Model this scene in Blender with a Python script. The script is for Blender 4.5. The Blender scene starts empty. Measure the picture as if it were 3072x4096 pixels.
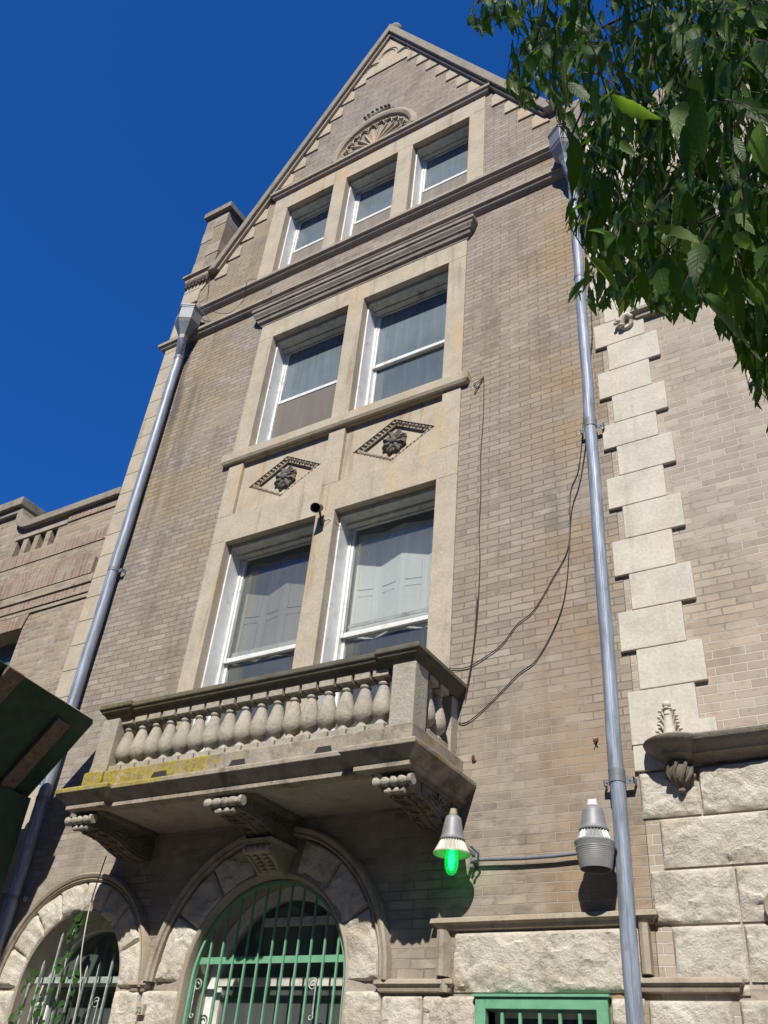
import bpy, bmesh, math, random
from mathutils import Vector, Matrix, noise
from mathutils.geometry import tessellate_polygon
PI = math.pi
S = bpy.context.scene
COL = S.collection
rnd = random.Random(7)

# ------------------------------------------------------------------ mesh builder
class MB:
    def __init__(s): s.v = []; s.f = []
    def add(s, vs, fs, M=None):
        n = len(s.v)
        s.v += [tuple(M @ Vector(p)) if M is not None else tuple(p) for p in vs]
        s.f += [tuple(i + n for i in f) for f in fs]
        return s
    def box(s, x0, x1, y0, y1, z0, z1, M=None):
        return s.add([(x0,y0,z0),(x1,y0,z0),(x1,y1,z0),(x0,y1,z0),(x0,y0,z1),(x1,y0,z1),(x1,y1,z1),(x0,y1,z1)],
              [(0,3,2,1),(4,5,6,7),(0,1,5,4),(1,2,6,5),(2,3,7,6),(3,0,4,7)], M)
    def slab(s, loops, y0, y1, M=None):
        """polygon with holes in XZ, from y0 (front) to y1"""
        flat = [p for l in loops for p in l]
        n = len(flat)
        tris = tessellate_polygon([[Vector((x, z, 0)) for x, z in l] for l in loops])
        vs = [(x, y0, z) for x, z in flat] + [(x, y1, z) for x, z in flat]
        fs = [tuple(t) for t in tris] + [tuple(i + n for i in reversed(t)) for t in tris]
        k = 0
        for l in loops:
            m = len(l)
            for i in range(m):
                a, b = k + i, k + (i + 1) % m
                fs.append((a, b, b + n, a + n))
            k += m
        return s.add(vs, fs, M)
    def lathe(s, prof, c=(0,0,0), n=24, M=None, caps=True):
        vs = []; fs = []
        m = len(prof)
        for r, z in prof:
            for k in range(n):
                a = 2*PI*k/n
                vs.append((c[0]+r*math.cos(a), c[1]+r*math.sin(a), c[2]+z))
        for i in range(m-1):
            for k in range(n):
                q = (k+1) % n
                fs.append((i*n+k, i*n+q, (i+1)*n+q, (i+1)*n+k))
        if caps:
            if prof[0][0] > 1e-5: fs.append(tuple(range(n))[::-1])
            if prof[-1][0] > 1e-5: fs.append(tuple((m-1)*n+k for k in range(n)))
        return s.add(vs, fs, M)
    def tube(s, pts, r, n=8, M=None, cap=True):
        pts = [Vector(p) for p in pts]
        rs = r if isinstance(r, (list, tuple)) else [r]*len(pts)
        vs = []; fs = []
        up = None
        for i, p in enumerate(pts):
            d = (pts[min(i+1, len(pts)-1)] - pts[max(i-1, 0)]).normalized()
            if up is None:
                up = Vector((0,0,1)) if abs(d.z) < .9 else Vector((1,0,0))
            a = d.cross(up).normalized(); up = a.cross(d).normalized()
            for k in range(n):
                t = 2*PI*k/n
                vs.append(tuple(p + (a*math.cos(t) + up*math.sin(t))*rs[i]))
        for i in range(len(pts)-1):
            for k in range(n):
                q = (k+1) % n
                fs.append((i*n+k, i*n+q, (i+1)*n+q, (i+1)*n+k))
        if cap:
            fs.append(tuple(range(n))[::-1]); fs.append(tuple((len(pts)-1)*n+k for k in range(n)))
        return s.add(vs, fs, M)
    def plan(s, path, prof, closed=False):
        """sweep a profile [(out, z)] along a plan polyline of XY points; 'out' is to the right of travel"""
        P = [Vector(p) for p in path]; n = len(P)
        offs = []
        for i in range(n):
            if closed or 0 < i < n-1:
                a = (P[i] - P[(i-1) % n]).normalized(); b = (P[(i+1) % n] - P[i]).normalized()
                na = Vector((a.y, -a.x)); nb = Vector((b.y, -b.x))
                m = (na + nb); m = m / max(m.dot(na), .2)
            else:
                d = (P[1]-P[0]) if i == 0 else (P[-1]-P[-2])
                d.normalize(); m = Vector((d.y, -d.x))
            offs.append(m)
        vs = []; fs = []
        q = len(prof)
        for i in range(n):
            for o, z in prof:
                w = P[i] + offs[i]*o
                vs.append((w.x, w.y, z))
        for i in range(n if closed else n-1):
            j = (i+1) % n
            for k in range(q):
                l = (k+1) % q
                fs.append((i*q+k, j*q+k, j*q+l, i*q+l))
        if not closed:
            fs.append(tuple(range(q))); fs.append(tuple((n-1)*q+k for k in range(q))[::-1])
        return s.add(vs, fs)
    def mould(s, x0, x1, prof, y=0.):
        """wall moulding with mitred returns; prof [(out,z)] closed polygon incl. wall side (out=0)"""
        return s.plan([(x0, y+.03), (x0, y), (x1, y), (x1, y+.03)], prof)
    def xprism(s, poly, x0, x1):
        """polygon of (y,z) extruded in x"""
        n = len(poly)
        vs = [(x0, y, z) for y, z in poly] + [(x1, y, z) for y, z in poly]
        tris = tessellate_polygon([[Vector((y, z, 0)) for y, z in poly]])
        fs = [tuple(t) for t in tris] + [tuple(i+n for i in reversed(t)) for t in tris]
        for i in range(n):
            j = (i+1) % n
            fs.append((i, j, j+n, i+n))
        return s.add(vs, fs)
    def ball(s, c, r, n=10, m=7, M=None):
        rx, ry, rz = r if isinstance(r, (tuple, list)) else (r, r, r)
        vs = []; fs = []
        for i in range(m+1):
            t = PI*i/m
            for k in range(n):
                a = 2*PI*k/n
                vs.append((c[0]+rx*math.sin(t)*math.cos(a), c[1]+ry*math.sin(t)*math.sin(a), c[2]-rz*math.cos(t)))
        for i in range(m):
            for k in range(n):
                q = (k+1) % n
                fs.append((i*n+k, i*n+q, (i+1)*n+q, (i+1)*n+k))
        return s.add(vs, fs, M)

WLOC = {}
def obj(name, mb, mat, parent=None, label=None, smooth=None, bevel=0, uv=None, origin=None, recalc=True):
    xs = [p[0] for p in mb.v]; ys = [p[1] for p in mb.v]; zs = [p[2] for p in mb.v]
    o0 = Vector(origin) if origin else Vector(((min(xs)+max(xs))/2, (min(ys)+max(ys))/2, min(zs)))
    me = bpy.data.meshes.new(name)
    me.from_pydata([tuple(Vector(p)-o0) for p in mb.v], [], mb.f)
    if uv is not None:
        ul = me.uv_layers.new(name='UV')
        for lp in me.loops: ul.data[lp.index].uv = uv[lp.vertex_index]
    bm = bmesh.new(); bm.from_mesh(me)
    if recalc:
        bmesh.ops.remove_doubles(bm, verts=bm.verts, dist=1e-5)
        bmesh.ops.recalc_face_normals(bm, faces=bm.faces)
    if smooth is not None:
        th = math.radians(smooth)
        for f in bm.faces: f.smooth = True
        for e in bm.edges:
            if len(e.link_faces) == 2: e.smooth = e.calc_face_angle(0) < th
            else: e.smooth = False
    bm.to_mesh(me); bm.free()
    me.materials.append(mat)
    o = bpy.data.objects.new(name, me); COL.objects.link(o)
    if bevel:
        b = o.modifiers.new('bevel', 'BEVEL'); b.width = bevel; b.segments = 2; b.limit_method = 'ANGLE'; b.angle_limit = math.radians(35)
    if parent is not None:
        o.parent = parent; o.location = o0 - WLOC[parent.name]
    else: o.location = o0
    WLOC[o.name] = o0
    if label: o['label'] = label
    return o
def thing(name, loc, label, cat, group=None, kind=None):
    o = bpy.data.objects.new(name, None); COL.objects.link(o); o.location = loc
    o.empty_display_size = .2
    WLOC[o.name] = Vector(loc); return tag(o, label, cat, group, kind)
def tag(o, label=None, cat=None, group=None, kind=None):
    if label: o['label'] = label
    if cat: o['category'] = cat
    if group: o['group'] = group
    if kind: o['kind'] = kind
    return o
def copyto(o, parent, delta, name=None):
    c = o.copy(); COL.objects.link(c); c.parent = parent
    c.location = o.location + Vector(delta)
    WLOC[c.name] = WLOC[o.name] + Vector(delta)
    return c

# ------------------------------------------------------------------ materials
class NT:
    def __init__(s, name):
        s.m = bpy.data.materials.new(name); s.m.use_nodes = True
        s.t = s.m.node_tree; s.n = s.t.nodes; s.l = s.t.links
        s.n.clear()
        s.out = s.n.new('ShaderNodeOutputMaterial')
        s.b = s.n.new('ShaderNodeBsdfPrincipled')
        s.l.new(s.b.outputs[0], s.out.inputs[0])
        s.geo = None
    def pos(s, scale=(1,1,1), loc=(0,0,0)):
        if s.geo is None: s.geo = s.n.new('ShaderNodeNewGeometry')
        m = s.n.new('ShaderNodeMapping'); s.l.new(s.geo.outputs['Position'], m.inputs[0])
        m.inputs['Scale'].default_value = scale; m.inputs['Location'].default_value = loc
        return m.outputs[0]
    def noise(s, sc, vec=None, detail=4, rough=.6, dist=0):
        n = s.n.new('ShaderNodeTexNoise')
        n.inputs['Scale'].default_value = sc; n.inputs['Detail'].default_value = detail
        n.inputs['Roughness'].default_value = rough; n.inputs['Distortion'].default_value = dist
        s.l.new(vec if vec is not None else s.pos(), n.inputs['Vector'])
        return n.outputs['Fac']
    def ramp(s, fac, stops):
        r = s.n.new('ShaderNodeValToRGB')
        e = r.color_ramp.elements
        while len(e) < len(stops): e.new(.5)
        for i, (p, c) in enumerate(stops):
            e[i].position = p
            if not isinstance(c, (tuple, list)): c = (c, c, c)
            e[i].color = (*c, 1)
        s.l.new(fac, r.inputs[0]); return r.outputs[0]
    def mix(s, fac, a, b, mode='MIX'):
        m = s.n.new('ShaderNodeMix'); m.data_type = 'RGBA'; m.blend_type = mode; m.clamp_factor = True
        for v, i in ((fac, 0), (a, 6), (b, 7)):
            if isinstance(v, (int, float)): m.inputs[i].default_value = v if i == 0 else (v, v, v, 1)
            elif isinstance(v, (tuple, list)): m.inputs[i].default_value = (*v, 1)
            else: s.l.new(v, m.inputs[i])
        return m.outputs[2]
    def math(s, op, a, b=None, c=None):
        m = s.n.new('ShaderNodeMath'); m.operation = op
        for i, v in enumerate((a, b, c)):
            if v is None: continue
            if isinstance(v, (int, float)): m.inputs[i].default_value = v
            else: s.l.new(v, m.inputs[i])
        return m.outputs[0]
    def sep(s, v):
        n = s.n.new('ShaderNodeSeparateXYZ'); s.l.new(v, n.inputs[0]); return n.outputs
    def comb(s, x, y, z=0.):
        n = s.n.new('ShaderNodeCombineXYZ')
        for i, v in enumerate((x, y, z)):
            if isinstance(v, (int, float)): n.inputs[i].default_value = v
            else: s.l.new(v, n.inputs[i])
        return n.outputs[0]
    def smooth(s, v, a, b):
        m = s.n.new('ShaderNodeMapRange'); m.interpolation_type = 'SMOOTHSTEP'
        s.l.new(v, m.inputs[0]); m.inputs[1].default_value = a; m.inputs[2].default_value = b
        return m.outputs[0]
    def bump(s, h, dist=.01, strength=1., prev=None):
        b = s.n.new('ShaderNodeBump'); b.inputs['Distance'].default_value = dist; b.inputs['Strength'].default_value = strength
        s.l.new(h, b.inputs['Height'])
        if prev is not None: s.l.new(prev, b.inputs['Normal'])
        s.l.new(b.outputs[0], s.b.inputs['Normal']); return b.outputs[0]
    def col(s, c):
        if isinstance(c, (tuple, list)): s.b.inputs['Base Color'].default_value = (*c, 1)
        else: s.l.new(c, s.b.inputs['Base Color'])
    def set(s, **k):
        names = {'rough':'Roughness','metal':'Metallic','spec':'Specular IOR Level','trans':'Transmission Weight'}
        for a, v in k.items():
            i = s.b.inputs[names[a]]
            if isinstance(v, (int, float)): i.default_value = v
            else: s.l.new(v, i)

def brick_mat(name, c1, c2, c3, mortar, bw=.222, bh=.066, mo=.0048, off=(0,0), rotate=False, stains=True, dark=.5, wiggle=.005):
    t = NT(name)
    x, y, z = t.sep(t.pos())
    u = t.math('ADD', x, y)
    u = t.math('ADD', u, off[0]); v = t.math('ADD', z, off[1])
    wn = t.noise(7, detail=2)
    v = t.math('ADD', v, t.math('MULTIPLY', t.math('SUBTRACT', wn, .5), wiggle*2))
    u2 = t.math('ADD', u, t.math('MULTIPLY', t.math('SUBTRACT', t.noise(5, t.pos(loc=(9,3,1)), detail=2), .5), wiggle*5))
    vec = t.comb(v, u2) if rotate else t.comb(u2, v)
    def bt(c_a, c_b, c_m, vv, offset=.5, m=mo):
        b = t.n.new('ShaderNodeTexBrick'); t.l.new(vv, b.inputs['Vector'])
        b.inputs['Scale'].default_value = 1; b.inputs['Brick Width'].default_value = bw
        b.inputs['Row Height'].default_value = bh; b.inputs['Mortar Size'].default_value = m
        b.inputs['Mortar Smooth'].default_value = .25; b.offset = offset
        b.inputs['Color1'].default_value = (*c_a,1); b.inputs['Color2'].default_value = (*c_b,1); b.inputs['Mortar'].default_value = (*c_m,1)
        return b
    b = bt((0,0,0),(1,1,1),(.5,.5,.5), vec)
    idx = t.n.new('ShaderNodeTexWhiteNoise'); idx.noise_dimensions = '1D'
    sc = t.math('MULTIPLY', b.outputs['Color'], 977.); t.l.new(sc, idx.inputs['W'])
    base = t.ramp(b.outputs['Color'], [(0, c1), (.5, c2), (1, c3)])
    odd = t.ramp(idx.outputs['Value'], [(0, .90), (.5, 1.), (1, 1.08)])
    base = t.mix(1, base, odd, 'MULTIPLY')
    # tint drift in large soft patches, streaky weathering
    big = t.noise(.55, t.pos((1,1,.8)), detail=3)
    base = t.mix(t.smooth(big, .4, .75), base, t.mix(1, base, (1.05,1.0,.88), 'MULTIPLY'))
    mid = t.noise(2.2, t.pos((1.4,1.4,.5), (3,1,4)), detail=5, rough=.65)
    base = t.mix(t.math('MULTIPLY', t.smooth(mid, .47, .70), dark), base, t.mix(1, base, (.62,.61,.62), 'MULTIPLY'))
    blot = t.noise(14, t.pos((1,1,1.8), (2,5,1)), detail=4)
    base = t.mix(t.math('MULTIPLY', t.smooth(blot, .54, .68), .5), base, t.mix(1, base, (.58,.56,.56), 'MULTIPLY'))
    pale = t.noise(5, t.pos((1,1,1.5), (7,2,8)), detail=4)
    base = t.mix(t.math('MULTIPLY', t.smooth(pale, .54, .72), .45), base, (.46,.42,.40))
    if stains:
        lo = t.math('MULTIPLY', t.smooth(x, -3.4, -3.1), t.smooth(z, 4.3, 3.4))
        base = t.mix(t.math('MULTIPLY', t.math('MULTIPLY', t.smooth(t.noise(6, t.pos((.8,.8,2.2), (5,9,2)), detail=4), .46, .62), lo), .55), base, t.mix(1, base, (.55,.56,.58), 'MULTIPLY'))
        st = t.noise(3.2, t.pos((2.2,1,.16), (1,0,0)), detail=4)
        ml = t.math('MULTIPLY', t.smooth(x, -6.9, -7.7), t.math('MULTIPLY', t.smooth(z, 6.4, 8.8), t.smooth(z, 11.6, 11.)))
        base = t.mix(t.math('MULTIPLY', t.math('MULTIPLY', t.smooth(st, .42, .6), ml), .75), base, (.085,.08,.075))
        mr = t.math('MULTIPLY', t.smooth(x, -2.9, -2.0), t.smooth(x, -1.6, -1.9))
        rs = t.noise(1.1, t.pos((1,1,1.2), (4,4,4)), detail=4)
        base = t.mix(t.math('MULTIPLY', t.math('MULTIPLY', t.smooth(rs, .4, .62), mr), .55), base, (.33,.22,.11))
        base = t.mix(t.math('MULTIPLY', t.math('MULTIPLY', t.smooth(t.noise(.9, t.pos((1,1,1.3),(8,4,4)), detail=4), .42, .6), t.math('MULTIPLY', t.smooth(x,-6.2,-6.9), t.smooth(z, 6.2, 8.2))), .4), base, (.34,.26,.13))
    joint_shade = t.math('ADD', t.noise(1.3, t.pos(loc=(5,5,5)), detail=3), t.math('MULTIPLY', t.smooth(z, 3.6, 5.6), .16 if stains else -.05))  # mortar darkened in patches and higher up, standing in for joint shadow
    mc = t.mix(t.smooth(joint_shade, .46, .62), mortar, tuple(m*.33 for m in mortar))
    base = t.mix(t.math('MULTIPLY', b.outputs['Fac'], .66), base, mc)
    t.col(base)
    fine = t.noise(90, detail=3)
    h = t.math('ADD', t.math('MULTIPLY', t.math('SUBTRACT', 1., b.outputs['Fac']), 1.), t.math('MULTIPLY', fine, .22))
    h = t.math('ADD', h, t.math('MULTIPLY', t.math('MULTIPLY', idx.outputs['Value'], t.math('SUBTRACT', 1., b.outputs['Fac'])), .5))
    t.bump(h, .0045, 1.)
    t.set(rough=.88, spec=.25)
    return t.m

def stone_mat(name, base=(.47,.42,.335), var=.22, stain=.5, grime=0., lichen=0, bump=.0015, ochre=.35, scale=1., rough=.85, dirt=(.13,.12,.105)):
    t = NT(name)
    n1 = t.noise(3.1*scale, detail=6, rough=.65, dist=.3)
    c = t.ramp(n1, [(.25, tuple(v*(1-var) for v in base)), (.55, base), (.8, tuple(min(v*(1+var*.6), .9) for v in base))])
    n2 = t.noise(38, detail=4, rough=.7)
    c = t.mix(.5, c, t.mix(1, c, t.ramp(n2, [(.3, .72), (.7, 1.22)]), 'MULTIPLY'))
    st = t.noise(2.6, t.pos((2.6,2.6,.22), (1,2,3)), detail=5, rough=.6)
    c = t.mix(t.math('MULTIPLY', t.smooth(st, .53, .72), stain), c, t.mix(1, c, (.60,.56,.48), 'MULTIPLY'))
    oc = t.noise(1.7, t.pos((2.2,2.2,.5), (6,2,1)), detail=4)
    c = t.mix(t.math('MULTIPLY', t.smooth(oc, .5, .72), ochre), c, (base[0]*1.08, base[1]*.86, base[2]*.55))
    if grime:
        g = t.noise(4.5*scale, t.pos(loc=(3,7,2)), detail=7, rough=.7)
        c = t.mix(t.math('MULTIPLY', t.smooth(g, .56-grime*.3, .78-grime*.2), .75), c, dirt)
    if lichen:
        x, y, z = t.sep(t.pos())
        g = t.noise(3.2, t.pos((1,1,2), (1,1,6)), detail=6, rough=.6)
        g2 = t.noise(14, detail=4)
        m = t.math('MULTIPLY', t.smooth(t.math('ADD', g, t.math('MULTIPLY', t.smooth(x, -4.4, -6.1), .34)), .56, .72), t.smooth(g2, .66, .50))
        if lichen == 3: m = t.math('MULTIPLY', m, t.math('MULTIPLY', t.smooth(x, -5.9, -6.3), .5))
        m = t.math('MULTIPLY', m, t.math('MULTIPLY', t.smooth(z, 3.90, 3.945), t.smooth(z, 4.6, 4.1))) if lichen in (1, 3) else t.math('MULTIPLY', m, .35)
        yc = t.ramp(t.noise(30, detail=5), [(.35,(.20,.16,.03)),(.6,(.36,.28,.02))])
        m = t.math('MULTIPLY', m, t.ramp(t.noise(22, t.pos(loc=(5,1,9)), detail=5, rough=.75), [(.36,.15),(.5,.95)]))
        c = t.mix(m, c, yc if lichen in (1, 3) else (.20,.17,.045))
    t.col(c)
    h = t.math('ADD', n2, t.math('MULTIPLY', t.noise(140, detail=3), .5))
    t.bump(h, bump*2, 1.)
    t.set(rough=rough, spec=.25)
    return t.m

def rock_mat(name):
    t = NT(name)
    n1 = t.noise(4, detail=8, rough=.72, dist=.6)
    c = t.ramp(n1, [(.25, (.34,.30,.24)), (.38, (.52,.475,.395)), (.5, (.645,.60,.515)), (.7, (.76,.72,.635))])
    oc = t.noise(2.4, t.pos(loc=(5,5,1)), detail=5)
    c = t.mix(t.math('MULTIPLY', t.smooth(oc, .52, .7), .45), c, (.46,.37,.22))
    g = t.noise(9, t.pos(loc=(2,8,1)), detail=6, rough=.75)
    c = t.mix(t.math('MULTIPLY', t.smooth(g, .52, .68), .6), c, (.33,.30,.26))
    t.col(c)
    h1 = t.noise(13, t.pos((1,1,1.2)), detail=10, rough=.75, dist=.25)
    h2 = t.noise(55, detail=6, rough=.7)
    b = t.bump(h1, .03, .8)
    t.bump(h2, .010, .9, b)
    t.set(rough=.9, spec=.2)
    return t.m

def plain(name, c, rough=.5, metal=0., var=.12, sc=12, bump=0., streak=False, spec=.5, dirt=None):
    t = NT(name)
    n = t.noise(sc, t.pos((1,1,.12 if streak else 1)), detail=5)
    k = t.ramp(n, [(.3, tuple(v*(1-var) for v in c)), (.7, tuple(min(1, v*(1+var)) for v in c))])
    if dirt:
        d = t.noise(6, t.pos(loc=(3,3,3)), detail=6, rough=.7)
        k = t.mix(t.smooth(d, .55, .7), k, dirt)
    t.col(k)
    if bump: t.bump(t.noise(sc*5, detail=4), bump)
    t.set(rough=rough, metal=metal, spec=spec)
    return t.m

def glass_mat(name, dust=.15, dustc=(.30,.33,.36), refl=1.0, tint=(.96,.97,.97), streak=True):
    t = NT(name)
    t.n.remove(t.b)
    tr = t.n.new('ShaderNodeBsdfTransparent'); tr.inputs[0].default_value = (*tint, 1)
    gl = t.n.new('ShaderNodeBsdfGlossy'); gl.inputs['Roughness'].default_value = .02
    gl.inputs['Color'].default_value = (refl, refl, refl, 1)
    df = t.n.new('ShaderNodeBsdfDiffuse')
    df.inputs['Color'].default_value = (*dustc, 1)
    fr = t.n.new('ShaderNodeLayerWeight'); fr.inputs['Blend'].default_value = .5
    m1 = t.n.new('ShaderNodeMixShader'); m2 = t.n.new('ShaderNodeMixShader')
    f2 = t.math('ADD', .055, t.math('MULTIPLY', .95, t.math('POWER', fr.outputs['Facing'], 4.2)))
    bn = t.noise(3, t.pos(loc=(1,1,1)), detail=1)
    bp = t.n.new('ShaderNodeBump'); bp.inputs['Distance'].default_value = .0012; t.l.new(bn, bp.inputs['Height'])
    t.l.new(bp.outputs[0], gl.inputs['Normal'])
    t.l.new(f2, m1.inputs[0]); t.l.new(tr.outputs[0], m1.inputs[1]); t.l.new(gl.outputs[0], m1.inputs[2])
    a = t.noise(18, t.pos((1.2,1.2,.05)), detail=4); b = t.noise(1.6, detail=4)
    d = t.math('MULTIPLY', t.math('ADD', t.math('MULTIPLY', t.math('ADD', t.smooth(a, .4, .75), t.smooth(b, .35, .7)), .3), .7), dust)
    t.l.new(d, m2.inputs[0]); t.l.new(m1.outputs[0], m2.inputs[1]); t.l.new(df.outputs[0], m2.inputs[2])
    t.l.new(m2.outputs[0], t.out.inputs[0])
    return t.m

def leaf_mat(name, c, trans=(.10,.22,.02), tw=.28, rough=.42):
    t = NT(name)
    uvn = t.n.new('ShaderNodeUVMap')
    u, v, _ = t.sep(uvn.outputs[0])
    n = t.noise(3.0, detail=3)
    k = t.ramp(n, [(.3, tuple(a*.7 for a in c)), (.7, tuple(a*1.35 for a in c))])
    au = t.math('ABSOLUTE', u)
    rib = t.smooth(au, .10, .03)
    k = t.mix(t.math('MULTIPLY', rib, .35), k, tuple(a*2.2 for a in c))
    t.col(k)
    ph = t.math('SUBTRACT', t.math('MULTIPLY', v, 62.), t.math('MULTIPLY', au, 9.))
    h = t.math('ADD', t.math('SINE', ph), t.math('MULTIPLY', rib, 2.))
    t.bump(h, .00012, 1.)
    t.set(rough=rough, spec=.15)
    tl = t.n.new('ShaderNodeBsdfTranslucent'); tl.inputs[0].default_value = (*trans, 1)
    ms = t.n.new('ShaderNodeMixShader'); ms.inputs[0].default_value = tw
    t.l.new(t.b.outputs[0], ms.inputs[1]); t.l.new(tl.outputs[0], ms.inputs[2]); t.l.new(ms.outputs[0], t.out.inputs[0])
    return t.m

M = {}
M['brick'] = brick_mat('tan_brick', (.270,.233,.199), (.305,.264,.222), (.338,.294,.245), (.39,.34,.28), off=(.03, 20-8.42), dark=.65)
M['brick_wing'] = brick_mat('pale_brick', (.345,.294,.25), (.385,.332,.282), (.425,.37,.312), (.60,.56,.50), off=(.12, 20-8.42), stains=False, dark=.35)
M['brick_old'] = brick_mat('rough_brick', (.27,.215,.165), (.335,.28,.215), (.37,.30,.22), (.40,.36,.30), bw=.205, bh=.068, mo=.008, off=(.05, 20), stains=False, dark=.5, wiggle=.006)
M['brick_soldier'] = brick_mat('upright_brick', (.25,.175,.13), (.30,.22,.165), (.33,.265,.205), (.42,.38,.32), bw=.4, bh=.072, mo=.010, off=(.05, 20), rotate=True, stains=False, dark=.4)
M['stone'] = stone_mat('limestone', (.47,.41,.315), stain=.75, ochre=.45)
M['stone_quoin'] = stone_mat('quoin_limestone', (.57,.535,.46), var=.22, stain=.4, ochre=.2, bump=.0012)
M['stone_mould'] = stone_mat('moulding_limestone', (.38,.33,.26), stain=.6, grime=.15, dirt=(.16,.135,.10))
M['stone_grime_shade'] = stone_mat('grime_shade_limestone', (.30,.27,.22), grime=.25, stain=.6, bump=.003, dirt=(.15,.135,.11))  # grime; the dark tone also stands in for shade on the wing cornice
M['stone_slab'] = stone_mat('lichen_limestone', (.35,.31,.25), grime=.40, stain=.8, lichen=1, dirt=(.10,.09,.07), bump=.003)
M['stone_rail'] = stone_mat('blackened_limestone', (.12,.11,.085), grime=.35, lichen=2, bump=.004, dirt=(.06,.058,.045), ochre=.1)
M['stone_bal'] = stone_mat('baluster_limestone', (.40,.37,.31), lichen=3, grime=.12, stain=.4, bump=.004, scale=2)
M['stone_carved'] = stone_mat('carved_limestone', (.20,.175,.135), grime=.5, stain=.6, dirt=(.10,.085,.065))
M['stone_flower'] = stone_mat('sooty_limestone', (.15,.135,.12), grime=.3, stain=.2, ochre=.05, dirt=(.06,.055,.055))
M['stone_soffit'] = stone_mat('painted_soffit', (.42,.39,.34), stain=.1, grime=.1, ochre=.15)
M['render'] = stone_mat('cement_render', (.36,.32,.265), stain=.3, ochre=.2)
M['rock'] = rock_mat('rock_faced_stone')
M['white'] = plain('white_paint', (.70,.71,.70), .5, var=.1, dirt=(.50,.49,.45))
M['trim'] = plain('stained_trim', (.52,.52,.47), .6, var=.2, dirt=(.22,.21,.18))
M['glass'] = glass_mat('window_glass', .58, (.165,.205,.245))
M['glass_clean'] = glass_mat('clean_glass', .16, (.30,.33,.33))
M['glass_dusty'] = glass_mat('dusty_glass', .66, (.215,.265,.295))
M['screen'] = plain('insect_screen', (.16,.145,.13), .9, var=.15, sc=5, streak=True)
M['screen_tan'] = plain('tan_screen', (.22,.20,.17), .9, var=.2, sc=9, streak=True)
M['curtain'] = plain('pale_curtain', (.70,.73,.69), .8, var=.06, sc=3, streak=True)
M['shade'] = plain('grey_shade', (.31,.30,.265), .8, var=.1, sc=4, streak=True)
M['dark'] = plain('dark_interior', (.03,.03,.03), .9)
M['galv'] = plain('galvanised_steel', (.24,.28,.345), .5, metal=.15, var=.4, sc=30, streak=True, dirt=(.19,.215,.26))
M['galv_h'] = plain('galvanised_sheet', (.17,.185,.21), .55, metal=.1, var=.2)
M['alu'] = plain('lamp_housing', (.25,.255,.265), .55, metal=.25, var=.15)
M['fins'] = plain('cream_fins', (.50,.485,.41), .4, var=.08)
M['refl'] = plain('lamp_reflector', (.34,.345,.335), .4, metal=.3, var=.1)
M['green'] = plain('green_paint', (.15,.36,.225), .4, var=.12, dirt=(.11,.28,.17))
M['iron'] = plain('worn_teal_iron', (.30,.36,.33), .6, var=.4, sc=30, dirt=(.16,.14,.12))
M['cable'] = plain('black_cable', (.04,.03,.03), .6)
M['cord'] = plain('white_cord', (.5,.48,.44), .6)
M['shed'] = plain('green_plywood', (.006,.048,.022), .6, var=.45, sc=5, bump=.003, dirt=(.012,.062,.034))
M['shed_rim'] = plain('bare_ply_edge', (.35,.27,.2), .8)
M['wood'] = plain('weathered_wood', (.165,.122,.088), .8, var=.35, sc=14, bump=.003, dirt=(.095,.072,.055))
M['bark'] = plain('grey_bark', (.07,.055,.04), .9, var=.3, bump=.004)
M['leaf'] = leaf_mat('tree_leaf', (.021,.054,.007), (.17,.40,.02), .28, .45)
M['leaf_lit'] = leaf_mat('lit_leaf', (.085,.15,.035), (.30,.52,.03), .45, .5)  # brighter copy of the leaf, sunlit highlights put into the colour
M['leaf_vine'] = leaf_mat('vine_leaf', (.03,.085,.02), (.10,.26,.02), .25)
M['slate'] = plain('roof_slate', (.07,.07,.075), .6)
M['asphalt'] = plain('asphalt', (.055,.055,.055), .9, bump=.004, sc=20)
M['concrete'] = plain('pavement_concrete', (.13,.105,.078), .9, bump=.002, sc=6)
M['ivory'] = plain('ivory_cap', (.45,.40,.25), .5)
M['whitecap'] = plain('white_cap', (.75,.75,.75), .4)
M['siren'] = plain('grey_horn', (.05,.048,.045), .5)
M['sirend'] = plain('horn_inside', (.010,.009,.009), .6)
M['rust'] = plain('rusty_iron', (.10,.04,.02), .9)
t = NT('green_bulb'); t.col((.02,.45,.14)); t.b.inputs['Emission Color'].default_value = (.0,.6,.14,1); t.b.inputs['Emission Strength'].default_value = .45; t.set(rough=.12)
tb = t.n.new('ShaderNodeBsdfTransparent'); tb.inputs[0].default_value = (.25,1,.45,1); mb_ = t.n.new('ShaderNodeMixShader'); mb_.inputs[0].default_value = .5
t.l.new(tb.outputs[0], mb_.inputs[1]); t.l.new(t.b.outputs[0], mb_.inputs[2]); t.l.new(mb_.outputs[0], t.out.inputs[0]); M['bulb'] = t.m
t = NT('green_filament'); t.col((.3,1,.5)); t.b.inputs['Emission Color'].default_value = (.04,1,.28,1); t.b.inputs['Emission Strength'].default_value = 7; M['fil'] = t.m

# ------------------------------------------------------------------ helpers for architecture
def rect(x0, x1, z0, z1): return [(x0,z0),(x1,z0),(x1,z1),(x0,z1)]
def arc(cx, cz, r, a0, a1, n): return [(cx + r*math.cos(a0+(a1-a0)*i/n), cz + r*math.sin(a0+(a1-a0)*i/n)) for i in range(n+1)]
def archloop(cx, cz, r, z0, n=32): return [(cx-r, z0)] + [(cx+r, z0)] + arc(cx, cz, r, 0, PI, n)

APX, APZ, SL = -4.92, 17.45, 1.76
def xl(z): return APX-(APZ-z)/SL
def xr(z): return APX+(APZ-z)/SL

B = thing('gabled_building', (-4.9,0,0), 'tall tan brick and limestone building with a steep gable and stone balcony', 'building')

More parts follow.
